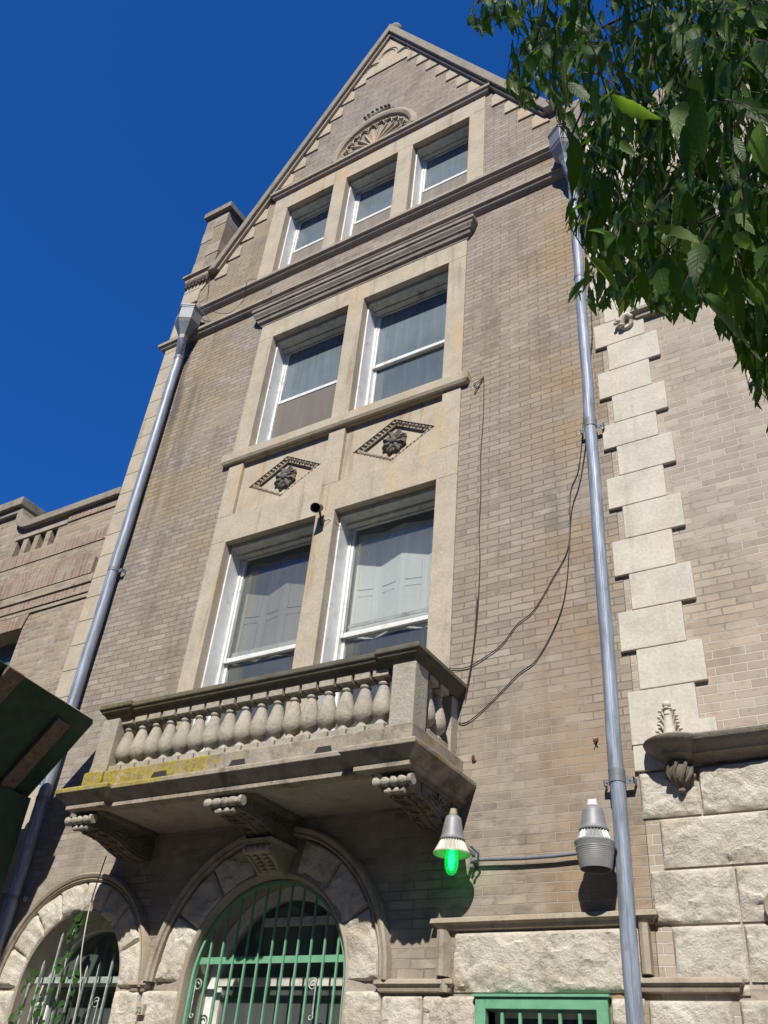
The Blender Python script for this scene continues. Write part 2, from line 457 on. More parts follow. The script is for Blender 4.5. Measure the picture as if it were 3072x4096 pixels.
G3 = [(-6.49,-5.60),(-5.37,-4.46),(-4.21,-3.29)]; G3Z = (11.87+.03, 13.56)
W2 = [(-6.17,-4.945),(-4.71,-3.485)]; W2Z = (8.43,10.44)
W1 = [(-6.19,-4.945),(-4.70,-3.485)]; W1Z = (4.33,7.07)
BA = (-4.785, 2.60, .765); SA = (-6.93, 2.56, .62)
GW = (-2.86,-2.10,1.2,2.44)

# main wall
wall = MB()
outer = [(-8.33,0),(-1.72,0),(-1.72,12.7),(xr(12.7),12.7),(APX,APZ),(xl(12.7),12.7),(-8.33,12.7)]
holes = [rect(-6.74,-3.08,11.85,13.87), rect(-6.38,-3.28,4.0,10.72), archloop(BA[0],BA[1],BA[2]+.2,.6), archloop(SA[0],SA[1],SA[2]+.14,.6), rect(*GW)]
wall.slab([outer]+holes, 0, .36)
obj('brick_wall', wall, M['brick'], B)
wing = MB(); wing.slab([rect(-1.716, 4.5, 0, 12.1)], .002, .36)
obj('wing_wall', wing, M['brick_wing'], B, 'paler brick wall of the right wing')
sd = MB(); sd.box(-8.32,-8.0,.362,9,0,12.6); sd.box(4.1,4.45,.362,9,0,12.0); sd.box(-8.0,4.1,8.7,9,0,12.0)
obj('side_walls', sd, M['brick'], B)
# roof
rf = MB()
rf.slab([[(xl(12.5)-.1,12.5),(xl(12.5)+.2,12.5),(APX,APZ-.45),(xr(12.5)-.2,12.5),(xr(12.5)+.1,12.5),(APX,APZ+.1)]], .362, 8.6)
rf.box(-1.7,4.4,.37,8.6,11.5,11.7)
rf.box(-8.0,-1.5,.4,8.6,12.2,12.4)
obj('roof', rf, M['slate'], B)

# gable coping
def chev(t_in, t_out, y0, y1, zb=12.66):
    k = 2.024/1.0
    m = MB()
    zi, zo = APZ + t_in*k, APZ + t_out*k
    def px(sgn, t, z): return APX + sgn*((APZ+t*k-z)/SL)
    poly = [(px(-1,t_out,zb),zb),(px(-1,t_in,zb),zb),(APX,zi),(px(1,t_in,zb),zb),(px(1,t_out,zb),zb),(APX,zo)]
    m.slab([poly], y0, y1); return m
c = chev(.041,.165,-.12,.5); obj('gable_coping', c, M['stone_grime_shade'], B, bevel=.012)
c = chev(0,.040,-.07,.355); obj('coping_bed_mould', c, M['stone_mould'], B, bevel=.01)
k = MB(); k.lathe([(.0,-.02),(.12,0),(.13,.04),(.10,.10),(.13,.16),(.11,.24),(.05,.30),(0,.31)], (APX, .08, 17.72), 18)
obj('apex_finial', k, M['stone_grime_shade'], B, smooth=50)
# stepped teeth under the coping
for side in (-1, 1):
    z = 12.50; i = 0
    while z < 16.3:
        h = .30 + .02*((i*7) % 3)
        def X(zz): return APX + side*(APZ-zz)/SL
        inx = X(z) - side*.25
        m = MB(); m.slab([[(X(z)-side*.004, z),(inx, z),(inx, z+.21),(inx + side*.07, z+.30),(X(z+.30)-side*.004, z+.30)]], -.022, .01)
        if not (13.75 < z < 14.0): obj('gable_tooth', m, M['stone'], B, bevel=.004)
        z += .345; i += 1
# apex tympanum stone with trefoil lines
m = MB(); zb = 16.43
m.slab([[(xl(zb)+.012, zb),(xr(zb)-.012, zb),(APX, APZ-.03)]], -.02, .01)
obj('apex_stone', m, M['stone'], B)
m = MB()
for cx, cz, r, a0, a1 in ((APX,16.86,.18,PI*.02,PI*.98),(APX-.30,16.62,.17,PI*.25,PI*1.02),(APX+.30,16.62,.17,-PI*.02,PI*.75)):
    for rr in (r, r-.05): m.tube([(x,-.022,z) for x, z in arc(cx, cz, rr, a0, a1, 14)], .011, 6)
obj('trefoil_carving', m, M['stone_mould'], B, smooth=60)

# bands
def mprof(z0, z1, out, style=0):
    h = z1-z0
    if style == 0:   # string course: weathered top, fascia, cyma below
        return [(-.02,z1),(out*.55,z1-h*.02),(out,z1-h*.22),(out,z1-h*.52),(out*.78,z1-h*.58),(out*.6,z1-h*.78),(out*.28,z1-h*.9),(out*.22,z0),(-.02,z0)]
    return [(-.02,z1),(out*.9,z1-h*.04),(out,z1-h*.10),(out,z1-h*.26),(out*.86,z1-h*.30),(out*.84,z1-h*.42),(out*.66,z1-h*.56),(out*.64,z1-h*.62),(out*.5,z1-h*.66),(out*.42,z1-h*.82),(out*.2,z1-h*.9),(out*.15,z0),(-.02,z0)]
for nm, z0, z1, x0, x1, out in (('string_course',11.70,11.87,-7.86,-2.05,.10),('string_course',11.15,11.33,-8.36,-1.95,.10)):
    m = MB(); m.mould(x0, x1, mprof(z0,z1,out)); obj(nm, m, M['stone_mould'], B, bevel=.004)
m = MB(); m.mould(-6.42,-3.25, mprof(10.752,11.06,.14,1)); obj('window_cornice', m, M['stone_grime_shade'], B, bevel=.004)
m = MB(); m.mould(-6.76,-3.05, mprof(13.902,14.09,.10)); obj('gable_cornice', m, M['stone_mould'], B, bevel=.004)

# window surrounds
m = MB(); m.slab([rect(-6.77,-3.05,11.872,13.90)] + [rect(a,b,*G3Z) for a,b in G3], -.018, .24)
obj('gable_window_surround', m, M['stone'], B, bevel=.006)
panels = [(-6.19,-4.935),(-4.715,-3.47)]
m = MB(); m.slab([rect(-6.41,-3.25,3.985,10.75)] + [rect(a,b,*W2Z) for a,b in W2] + [rect(a,b,*W1Z) for a,b in W1] + [rect(a,b,7.46,8.25) for a,b in panels], -.018, .26)
obj('window_surround', m, M['stone'], B, bevel=.006)
def joints(lines, mat=M['stone_flower'], y=-.0195, w=.003):
    m = MB()
    for (xa,za),(xb,zb_) in lines:
        if abs(xa-xb) < 1e-6: m.box(xa-w/2, xa+w/2, y, y+.004, za, zb_)
        else: m.box(xa, xb, y, y+.004, za-w/2, za+w/2)
    return m
obj('masonry_joints', joints([((-6.41,10.44),(-6.19,10.44)),((-3.47,10.44),(-3.25,10.44)),((-6.41,7.09),(-6.21,7.09)),((-3.46,7.07),(-3.25,7.07)),((-6.41,7.46),(-6.20,7.46)),((-4.93,7.46),(-4.72,7.46)),((-3.46,7.46),(-3.25,7.46)),
      ((-6.77,13.58),(-6.5,13.58)),((-3.28,13.58),(-3.05,13.58)),((-4.46,13.58),(-4.21,13.58)),((-4.83,10.46),(-4.83,10.74)),((-4.82,7.1),(-4.82,7.45)),((-5.6,13.62),(-5.6,13.88))]), M['stone_flower'], B)
m = MB(); m.mould(-6.44,-3.22, [(-.02,8.43),(.055,8.425),(.075,8.41),(.075,8.30),(.055,8.262),(-.02,8.26)])
obj('stone_sill', m, M['stone'], B, bevel=.005)

# carved lozenge panels
def lozenge(cx, cz, seed):
    r = random.Random(seed)
    m = MB(); W_, H_ = .52, .30
    t1 = .075
    outer_ = [(cx-W_,cz),(cx,cz-H_),(cx+W_,cz),(cx,cz+H_)]
    s = 1-.20
    inner_ = [(cx-W_*s,cz),(cx,cz-H_*s),(cx+W_*s,cz),(cx,cz+H_*s)]
    return outer_, inner_
for k_, (a, b) in enumerate(panels):
    cx, cz = (-5.545,7.845) if k_ == 0 else (-4.08,7.85)
    o_, i_ = lozenge(cx, cz, k_)
    m = MB(); m.slab([rect(a+.0015,b-.0015,7.4615,8.2485), o_], .03, .09)
    p = obj('spandrel_panel', m, M['stone'], B)
    m = MB(); m.box(cx-.53,cx+.53,.085,.12,cz-.31,cz+.31); obj('lozenge_field', m, M['stone'], p)
    m = MB()
    for e in range(4):
        A = Vector((o_[e][0],0,o_[e][1])); Bv = Vector((o_[(e+1)%4][0],0,o_[(e+1)%4][1]))
        A2 = Vector((i_[e][0],0,i_[e][1])); B2 = Vector((i_[(e+1)%4][0],0,i_[(e+1)%4][1]))
        m.tube([(A2.x,.062,A2.z),(B2.x,.062,B2.z)], .010, 6)
        m.tube([(A.x*.97+cx*.03,.050,A.z*.97+cz*.03),(Bv.x*.97+cx*.03,.050,Bv.z*.97+cz*.03)], .007, 6)
        C0 = (A+A2)/2; C1 = (Bv+B2)/2; d = (C1-C0); L = d.length; ang = math.atan2(d.z, d.x)
        nn = 11
        for q in range(nn):
            P_ = C0 + d*((q+.5)/nn)
            big = q % 2 == 0
            Mx = Matrix.Translation((P_.x, .058, P_.z)) @ Matrix.Rotation(-ang, 4, 'Y')
            m.ball((0,0,0), (.021,.032,.022) if big else (.012,.028,.024), 8, 6, Mx)
        m.tube([(C0.x,.082,C0.z),(C1.x,.082,C1.z)], .03, 6)
    obj('egg_and_dart_border', m, M['stone_mould'], p, smooth=60)
    m = MB()
    for q in range(8):
        an = PI/8 + q*PI/4
        Mx = Matrix.Translation((cx, .055, cz)) @ Matrix.Rotation(-an, 4, 'Y')
        m.ball((.112,.006,0), (.050,.022,.037), 10, 7, Mx)
        m.ball((.075,.0,0), (.05,.03,.028), 8, 6, Mx)
        m.tube([(.05,-.012,.0),(.10,-.022,.0),(.135,-.018,0),(.16,.01,0)], [.006,.009,.010,.006], 6, Mx)
        Mx2 = Matrix.Translation((cx, .07, cz)) @ Matrix.Rotation(-(an+PI/8), 4, 'Y')
        m.ball((.10,0,0), (.045,.022,.022), 8, 6, Mx2)
    m.ball((cx,.035,cz), (.045,.026,.045), 14, 10)
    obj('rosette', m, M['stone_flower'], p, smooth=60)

# lunette shell
LX, LZ = -4.94, 14.09
m = MB()
sc_path = arc(LX, LZ, .70, PI, 0, 28)
ring = []
for (r0, y0) in ((.79,0.01),(.79,-.05),(.76,-.085),(.71,-.095),(.665,-.07),(.65,-.03),(.60,-.03),(.585,.005)): ring.append((r0,y0))
vs = []; fs = []
N = 30
for i in range(N+1):
    a = PI - PI*i/N
    for r0, y0 in ring: vs.append((LX+r0*math.cos(a), y0, LZ+r0*math.sin(a)*1.02))
q = len(ring)
for i in range(N):
    for k2 in range(q-1): fs.append((i*q+k2,(i+1)*q+k2,(i+1)*q+k2+1,i*q+k2+1))
m.add(vs, fs); obj('lunette_moulding', m, M['stone_mould'], B, smooth=40)
m = MB()
vs = []; fs = []
NA, NR = 132, 14; NF = 11
for i in range(NA+1):
    a = PI - PI*i/NA
    ph = (i/NA*NF) % 1
    fl = math.sin(PI*ph)
    edge = .50 + .045*fl
    for j in range(NR+1):
        rr = j/NR
        r0 = .06 + (edge-.06)*rr
        y = .005 - .03*(1-rr) - (.035*(1-fl) - .0)*min(1, rr*1.4) + .055*fl*rr**1.5
        vs.append((LX + r0*math.cos(a), y, LZ + r0*math.sin(a)))
for i in range(NA):
    for j in range(NR): fs.append((i*(NR+1)+j,(i+1)*(NR+1)+j,(i+1)*(NR+1)+j+1,i*(NR+1)+j+1))
m.add(vs, fs)
lun = obj('shell_carving', m, M['stone'], B, smooth=60)
m = MB()
for i in range(NF):
    a0 = PI - PI*i/NF; a1 = PI - PI*(i+1)/NF
    am = (a0+a1)/2; cx_, cz_ = LX+.50*math.cos(am), LZ+.50*math.sin(am)
    w_ = .5*PI/NF/1.0
    m.tube([(cx_ + w_*1.05*math.cos(am+tt), -.028, cz_ + w_*1.05*math.sin(am+tt)) for tt in [ -1.5+3.0*q2/8 for q2 in range(9)]], .012, 6)
    m.tube([(LX+.06*math.cos(a0), -.022, LZ+.06*math.sin(a0)), (LX+.3*math.cos(a0), -.038, LZ+.3*math.sin(a0)), (LX+.49*math.cos(a0), -.034, LZ+.49*math.sin(a0))], .009, 6)
obj('shell_ribs', m, M['stone'], B, smooth=60)
m = MB()
for i in range(7):
    xx = LX - .18 + .06*i; hh = .10 + .05*math.sin(PI*i/6)
    Mx = Matrix.Translation((xx,-.04,LZ+.81)) @ Matrix.Rotation((i-3)*.16, 4, 'Y')
    m.ball((0,0,hh*.5), (.026,.04,hh*.55), 8, 6, Mx); m.ball((0,-.03,hh*.95), (.028,.028,.022), 8, 6, Mx)
m.ball((LX-.27,-.03,LZ+.80), (.06,.03,.03)); m.ball((LX+.27,-.03,LZ+.80), (.06,.03,.03))
m.slab([[(LX-.22,LZ+.79),(LX+.22,LZ+.79),(LX+.19,LZ+.98),(LX-.19,LZ+.98)]], -.02, .01)
obj('acanthus_crest', m, M['stone_flower'], B, smooth=60)

# ------------------------------------------------------------------ windows
def window(x0, x1, z0, z1, kind, yf=.27):
    """deep white-lined sash window; yf = front of the frame"""
    m = MB(); f = .055
    m.box(x0+.001, x0+.022, .09, yf, z0, z1); m.box(x1-.022, x1-.001, .09, yf, z0, z1)   # jamb cladding
    m.box(x0, x0+f, yf, yf+.09, z0, z1); m.box(x1-f, x1, yf, yf+.09, z0, z1)
    m.box(x0+f, x1-f, yf, yf+.09, z1-f, z1); m.box(x0+f, x1-f, yf, yf+.09, z0, z0+.03)
    w = obj('window', m, M['white'], B, bevel=.003)
    m = MB(); m.box(x0+.022, x1-.022, .075, yf-.001, z1-.05, z1-.002); m.box(x0+.022, x1-.022, .2, yf-.003, z1-.085, z1-.0505)
    obj('head_lining', m, M['trim'], w, bevel=.003)
    mid = (z0+z1)/2
    s = .036
    xa, xb = x0+f, x1-f
    def sash(za, zb, y, nm, top):
        m = MB()
        m.box(xa+.001, xa+s, y, y+.03, za, zb); m.box(xb-s, xb-.001, y, y+.03, za, zb)
        m.box(xa+s, xb-s, y, y+.03, zb-s, zb); m.box(xa+s, xb-s, y, y+.03, za, za+s+.012)
        obj(nm, m, M['white'], w, bevel=.003)
        return y+.015
    yu = sash(mid-.02, z1-f-.001, yf+.012, 'upper_sash', True)
    yl = sash(z0+.032, mid+.02, yf+.05, 'lower_sash', False)
    g = {'g': ('glass_dusty','glass'), 'a2': ('glass_dusty','glass'), 'b2': ('glass_dusty','glass'), 'a1': ('glass_clean','glass_clean'), 'b1': ('glass_clean','glass_clean'), 'h': ('glass','glass')}[kind]
    m = MB(); m.box(xa+s, xb-s, yu, yu+.004, mid+.028, z1-f-s); obj('pane', m, M[g[0]], w)
    m = MB(); m.box(xa+s, xb-s, yl, yl+.004, z0+.08, mid-.016); obj('pane', m, M[g[1]], w)
    if kind in ('g','a2'):
        m = MB(); m.box(xa+.002, xb-.002, yf+.02, yf+.023, z0+.034, mid-.022)
        obj('insect_screen', m, M['screen' if kind == 'a2' else 'screen_tan'], w)
    return w
for i, (a, b) in enumerate(G3): window(a, b, *G3Z, 'g', .25)
window(*W2[0], *W2Z, 'a2'); window(*W2[1], *W2Z, 'b2')
wa = window(*W1[0], *W1Z, 'a1'); wb = window(*W1[1], *W1Z, 'b1')
def drape(x0, x1, z0, z1, y, amp, per, ztop=None):
    m = MB(); n = 60; vs = []; fs = []
    for i in range(n+1):
        x = x0 + (x1-x0)*i/n
        yy = y + amp*math.sin(2*PI*x/per) + amp*.4*math.sin(2*PI*x/per*2.3+1)
        vs += [(x, yy, z0), (x, yy, z1)]
    for i in range(n): fs.append((2*i, 2*i+2, 2*i+3, 2*i+1))
    return m.add(vs, fs)
def shutters(x0, x1, z0, z1, y, mat, w, nm):
    n = 4; dx = (x1-x0)/n
    m = MB(); g = MB()
    for i in range(n):
        ya, yb_ = (y, y+.06) if i % 2 == 0 else (y+.06, y)
        xa, xb = x0+dx*i, x0+dx*(i+1)
        m.add([(xa,ya,z0),(xb,yb_,z0),(xb,yb_,z1),(xa,ya,z1),(xa,ya+.02,z0),(xb,yb_+.02,z0),(xb,yb_+.02,z1),(xa,ya+.02,z1)], [(0,1,2,3),(4,7,6,5),(0,4,5,1),(3,2,6,7),(1,5,6,2),(0,3,7,4)])
        for za, zb in ((z0+.08, z0+.50),(z0+.58, z1-.06)):
            def Q(t_, z): return (xa+dx*t_, ya+(yb_-ya)*t_-.004, z)
            m.tube([Q(.2,za),Q(.8,za),Q(.8,zb),Q(.2,zb),Q(.2,za)], .0032, 5)
    return obj(nm, m, M[mat], w)
shutters(W1[1][0]+.04, W1[1][1]-.04, 5.72, 7.0, .42, 'curtain', wb, 'folding_shutters')
m = MB(); m.box(W1[1][0]+.06, W1[1][1]-.06, .375, .385, 5.83, 5.87); m.box(W1[1][0]+.06, W1[1][1]-.06, .375, .385, 5.77, 5.80); obj('blind_rail', m, M['trim'], wb)
shutters(W1[0][0]+.04, W1[0][1]-.04, 5.72, 7.0, .42, 'shade', wa, 'folding_shutters')
m = MB(); m.box(W1[0][0]+.06, W1[0][1]-.06, .375, .385, 5.79, 5.84); obj('shade_rail', m, M['trim'], wa)
for a, b in W2:
    m = drape(a+.06, b-.06, 9.2, 10.35, .62, .003, .3); obj('net_curtain', m, M['shade'], B, smooth=60)
# dark rooms
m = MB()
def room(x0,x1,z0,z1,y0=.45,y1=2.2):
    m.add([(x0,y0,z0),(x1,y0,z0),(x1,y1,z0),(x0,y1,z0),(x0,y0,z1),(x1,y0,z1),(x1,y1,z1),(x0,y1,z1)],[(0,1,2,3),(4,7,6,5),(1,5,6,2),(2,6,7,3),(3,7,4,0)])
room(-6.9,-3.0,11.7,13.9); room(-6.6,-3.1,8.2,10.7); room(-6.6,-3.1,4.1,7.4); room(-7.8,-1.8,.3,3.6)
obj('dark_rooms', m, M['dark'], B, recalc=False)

# ------------------------------------------------------------------ quoins
def qblock(x0, x1, z0, z1, out=.03, parent=B, mat='stone_quoin'):
    m = MB(); m.box(x0, x1, -out, .01, z0+.003, z1-.003); return obj('quoin_block', m, M[mat], parent, bevel=.006)
zz = [3.89,4.08,4.49,4.82,5.16,5.49,5.83,6.16,6.49,6.82,7.10,7.43,7.76,8.10,8.42]
while zz[-1] < 11.9: zz.append(round(zz[-1]+.333,3))
for i in range(2, len(zz)-1):
    z0, z1 = zz[i], zz[i+1]
    if i % 2 == 0: qblock(-1.66, -1.175, z0, z1)
    else: qblock(-1.775, -1.285, z0, z1)
m = MB(); m.slab([[(-1.755,4.083),(-1.16,4.083),(-1.16,4.21),(-1.27,4.21),(-1.27,4.487),(-1.755,4.487)]], -.03, .01); obj('quoin_block', m, M['stone_quoin'], B, bevel=.006)
qblock(-1.75, -1.2, 3.89, 4.078)
for i in range(2, len(zz)-1):
    z0, z1 = zz[i], zz[i+1]
    if i % 2 == 0: qblock(-8.338, -8.07, z0, z1, mat='stone')
    else: qblock(-8.338, -7.93, z0, z1, mat='stone')
qblock(-8.338,-8.05,3.4,4.485,mat='stone')
qblock(-8.338,-8.10,12.03,12.13); qblock(-8.338,-7.98,12.13,12.45,mat='stone'); qblock(-8.338,-8.02,12.455,12.64,mat='stone')
# kneeler and pilaster chimneys
def stack(x0, x1, nm, mirror=False):
    m = MB(); m.box(x0, x1, -.012, .95, 12.70, 14.42); s_ = obj('chimney', m, M['brick'], B)
    m = MB(); m.box(x0-.06, x1+.06, -.08, 1.02, 14.42, 14.55); obj('chimney_coping', m, M['stone_grime_shade'], s_, bevel=.01)
    for i, z in enumerate((12.95, 13.32, 13.75, 14.08)):
        xa, xb = (x0-.003, x0+.24) if i % 2 == 0 else (x0+.2, x1+.003)
        m = MB(); m.box(xa, xb, -.022, .3, z, z+.26); obj('quoin_block', m, M['stone_mould'], s_, bevel=.005)
    m = MB(); m.mould(x0+.0, x1+.02, [(-.02,12.88),(.09,12.87),(.09,12.83),(.05,12.80),(.05,12.74),(.02,12.70),(-.02,12.70)]); obj('kneeler_cap', m, M['stone_mould'], s_, bevel=.004)
    m = MB()
    for q in range(7):
        xx = x0 + .03 + q*(x1-x0-.04)/6
        m.tube([(xx,-.03,12.55),(xx+.02,-.065,12.62),(xx+.03,-.06,12.68),(xx+.02,-.03,12.71)], [.012,.03,.032,.02], 8)
        m.ball((xx-.005,-.045,12.57), (.028,.03,.03), 8, 6)
    obj('leaf_corbel', m, M['stone_carved'], s_, smooth=60)
    m = MB(); m.slab([[(x0+.05,12.40),(x1-.1,12.40),(x1,12.56),(x1,12.70),(x0,12.70),(x0,12.56)]], -.02, .01); obj('corbel_block', m, M['stone'], s_)
stack(-8.335, -7.86, 'chimney')

# ------------------------------------------------------------------ balcony
XL, XR = -6.48, -3.10
m = MB()
res = .045
def bal_path(x0, x1, yf, pw, e):
    return [(x0, .01), (x0, yf-e), (x0+pw, yf-e), (x0+pw, yf), (x1-pw, yf), (x1-pw, yf-e), (x1, yf-e), (x1, .01)]
pth = bal_path(XL+.03, XR-.03, -.76, .34, .05)
prof = [(-.3,3.975),(.13,3.972),(.15,3.955),(.15,3.925),(.135,3.91),(.105,3.88),(.075,3.855),(.055,3.838),(.062,3.835),(.062,3.803),(.045,3.797),(-.03,3.797),(-.035,3.842),(-.3,3.842)]
m.plan(pth, prof)
m.box(XL+.25, XR-.25, -.6, .012, 3.842, 3.97)
balc = obj('balcony', m, M['stone_slab'], B, 'projecting stone balcony slab with yellow lichen at its left end', bevel=.006)
m = MB(); m.box(XL+.1, XR-.1, -.7, .011, 3.830, 3.8415); obj('soffit', m, M['stone_soffit'], balc)
# plinth course with drainage slots
m = MB()
pp = bal_path(XL, XR, -.78, .24, .025)
m.plan(pp, [(-.22,4.155),(-.012,4.155),(0,4.142),(0,3.974),(-.22,3.974)])
obj('plinth_course', m, M['stone_slab'], balc, bevel=.005)
m = MB()
for a, b in ((-5.68,-5.46),(-4.83,-4.62),(-3.99,-3.79)):
    m.slab([[(a,3.978),(b,3.978),(b-.03,4.07),(a+.05,4.07)]], -.784, -.70)
obj('drain_slot', m, M['dark'], balc)
# posts
for xa in (XL-.005, XR-.255):
    m = MB(); m.box(xa+.02, xa+.225, -.765, -.56, 4.156, 4.66); obj('post', m, M['stone_bal'], balc, bevel=.008)
for xa in (XL+.03, XR-.23):
    m = MB(); m.box(xa, xa+.17, -.11, .005, 4.156, 4.66); obj('wall_post', m, M['stone_bal'], balc, bevel=.008)
# handrail
m = MB()
rp = bal_path(XL+.03, XR-.03, -.74, .30, .035)
m.plan(rp, [(-.26,4.795),(-.20,4.815),(-.01,4.815),(.045,4.79),(.055,4.745),(.035,4.73),(.03,4.712),(.01,4.70),(-.005,4.68),(-.02,4.662),(-.21,4.662),(-.26,4.72)])
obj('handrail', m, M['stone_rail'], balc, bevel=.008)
# balusters
bprof = [(.050,.045),(.056,.052),(.056,.064),(.046,.078),(.036,.088),(.036,.096),(.050,.110),(.073,.130),(.083,.160),(.083,.195),(.073,.245),(.059,.29),(.046,.335),(.036,.36),(.044,.366),(.048,.376),(.044,.386),(.036,.392),(.036,.402),(.050,.418),(.055,.432)]
b0 = None; xb0 = -6.20
for i in range(17):
    x = -6.20 + .1706*i
    if b0 is None:
        m = MB(); m.box(x-.076, x+.076, -.735, -.571, 4.157, 4.212); m.lathe([(r_, z_*1.07+.012) for r_, z_ in bprof], (x,-.653,4.150), 20); m.box(x-.070, x+.070, -.723, -.583, 4.612, 4.661)
        b0 = obj('baluster', m, M['stone_bal'], balc, smooth=35)
    else: copyto(b0, balc, (.1706*i, 0, 0))
for X_ in (-3.215, -6.37):
    for Y_ in (-.44, -.265): copyto(b0, balc, (X_+6.20, Y_+.653, 0))

# scroll brackets
def bracket(cx, w, keyst=False):
    prof = [(0.02,3.829),(-.70,3.829),(-.70,3.787),(-.76,3.787),(-.79,3.76),(-.80,3.72),(-.78,3.675),(-.74,3.665),(-.68,3.67),(-.60,3.675),(-.50,3.665),(-.40,3.64),(-.30,3.605),(-.2,3.585),(-.1,3.58),(.02,3.58)]
    m = MB(); m.xprism(prof, cx-w/2, cx+w/2)
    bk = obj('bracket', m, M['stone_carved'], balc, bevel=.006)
    # cap moulding
    m = MB(); m.plan([(cx-w/2, .01),(cx-w/2,-.73),(cx+w/2,-.73),(cx+w/2,.01)], [(-.02,3.828),(.035,3.828),(.03,3.80),(.012,3.785),(.008,3.765),(-.02,3.765)]); obj('bracket_cap', m, M['stone_carved'], bk)
    # front scroll: a bolster turned like a spindle
    hw = w/2 + .045
    pr = [(0,-hw),(.038,-hw),(.040,-hw+.03),(.020,-hw+.05),(.036,-hw*.50),(.036,-hw*.34),(.018,-hw*.20),(.036,-hw*.08),(.036,hw*.08),(.018,hw*.20),(.036,hw*.34),(.036,hw*.50),(.020,hw-.05),(.040,hw-.03),(.038,hw),(0,hw)]
    Mx = Matrix.Translation((cx,-.80,3.725)) @ Matrix.Rotation(PI/2, 4, 'Y')
    m = MB(); m.lathe(pr, n=16, M=Mx)
    pr2 = [(0,-hw*.5),(.022,-hw*.5),(.026,-hw*.3),(.014,-hw*.1),(.026,hw*.08),(.014,hw*.28),(.024,hw*.5),(0,hw*.55)]
    m.lathe(pr2, n=14, M=Matrix.Translation((cx,-.775,3.665)) @ Matrix.Rotation(PI/2, 4, 'Y'))
    obj('volute', m, M['stone_bal'], bk, smooth=50)
    # side leaf carving (right and left faces) and front acanthus
    m = MB()
    for sx in (-1, 1):
        X_ = cx + sx*(w/2+.001)
        fr_ = [(-.06,3.60),(-.06,3.80),(-.62,3.80),(-.60,3.70),(-.42,3.665),(-.30,3.63),(-.18,3.605),(-.06,3.60)]
        m.tube([(X_,y_,z_) for y_,z_ in fr_], .008, 6)
        for base_y, hgt in ((-.11,.15),(-.33,.13)):
            for q in range(5):
                t0 = q/4; sp = (t0-.5)*.20
                p0 = (X_, base_y-.03, 3.625 + (.015 if base_y < -.2 else 0))
                p1 = (X_+sx*.004, base_y-.03+sp*.35, p0[2]+hgt*.45)
                p2 = (X_+sx*.006, base_y-.03+sp, p0[2]+hgt*(.95-.8*abs(t0-.5)))
                p3 = (X_+sx*.004, base_y-.03+sp*1.25+(.012 if t0>.5 else -.012), p2[2]-.015)
                m.tube([p0, p1, p2, p3], [.003,.006,.009,.006], 6)
    for sx in (-1, 0, 1):
        m.tube([(cx+sx*w*.48, y_, z_-.004) for y_, z_ in ((-.66,3.672),(-.5,3.665),(-.4,3.64),(-.3,3.605),(-.2,3.585),(-.05,3.58))], .008 if sx else .014, 6)
    for sx in (-1, 1):
        for q in range(5):
            yy = -.64 + q*.115; zc = 3.672 - (.012*q if q < 2 else .012+.022*(q-1))
            x0_ = cx + sx*w*.06; x1_ = cx + sx*w*.36
            m.tube([(x0_,yy+.05,zc-.004),((x0_+x1_)/2,yy+.01,zc-.014),(x1_,yy-.02,zc-.012),(x1_-sx*.015,yy-.05,zc-.006),(x0_+sx*.03,yy-.04,zc-.010)], [.004,.010,.011,.008,.004], 6)
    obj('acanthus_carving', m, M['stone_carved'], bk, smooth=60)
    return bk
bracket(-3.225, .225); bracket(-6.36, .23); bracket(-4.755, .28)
# keystone console
m = MB()
m.slab([[(-4.90,3.575),(-4.61,3.575),(-4.655,3.36),(-4.86,3.36)]], -.10, .02)
kx0, kx1 = -4.895, -4.615
m.xprism([(-.10,3.575),(-.34,3.575),(-.36,3.56),(-.36,3.545),(-.33,3.54),(-.33,3.525),(-.35,3.505),(-.34,3.48),(-.30,3.47),(-.26,3.46),(-.20,3.43),(-.15,3.40),(-.12,3.365),(-.10,3.36)], kx0+.01, kx1-.01)
ks = obj('keystone', m, M['stone_mould'], B, bevel=.004)
m = MB()
m.plan([(kx0, .0),(kx0,-.345),(kx1,-.345),(kx1,.0)], [(-.02,3.578),(.02,3.578),(.02,3.562),(.006,3.55),(-.02,3.55)])
for q in range(5): m.ball((kx0+.03+q*.055, -.345, 3.50), (.024,.022,.03), 8, 6)
for sx in (-1,1):
    m.tube([(-4.755+sx*.115,-.30,3.468),(-4.755+sx*.115,-.20,3.425),(-4.755+sx*.105,-.13,3.37)], .012, 6)
for q in range(5):
    for sx in (-1,1): m.ball((-4.755+sx*.045, -.28+q*.035, 3.455-q*.018), (.03,.018,.012), 8, 6)
obj('keystone_carving', m, M['stone_mould'], ks, smooth=60)

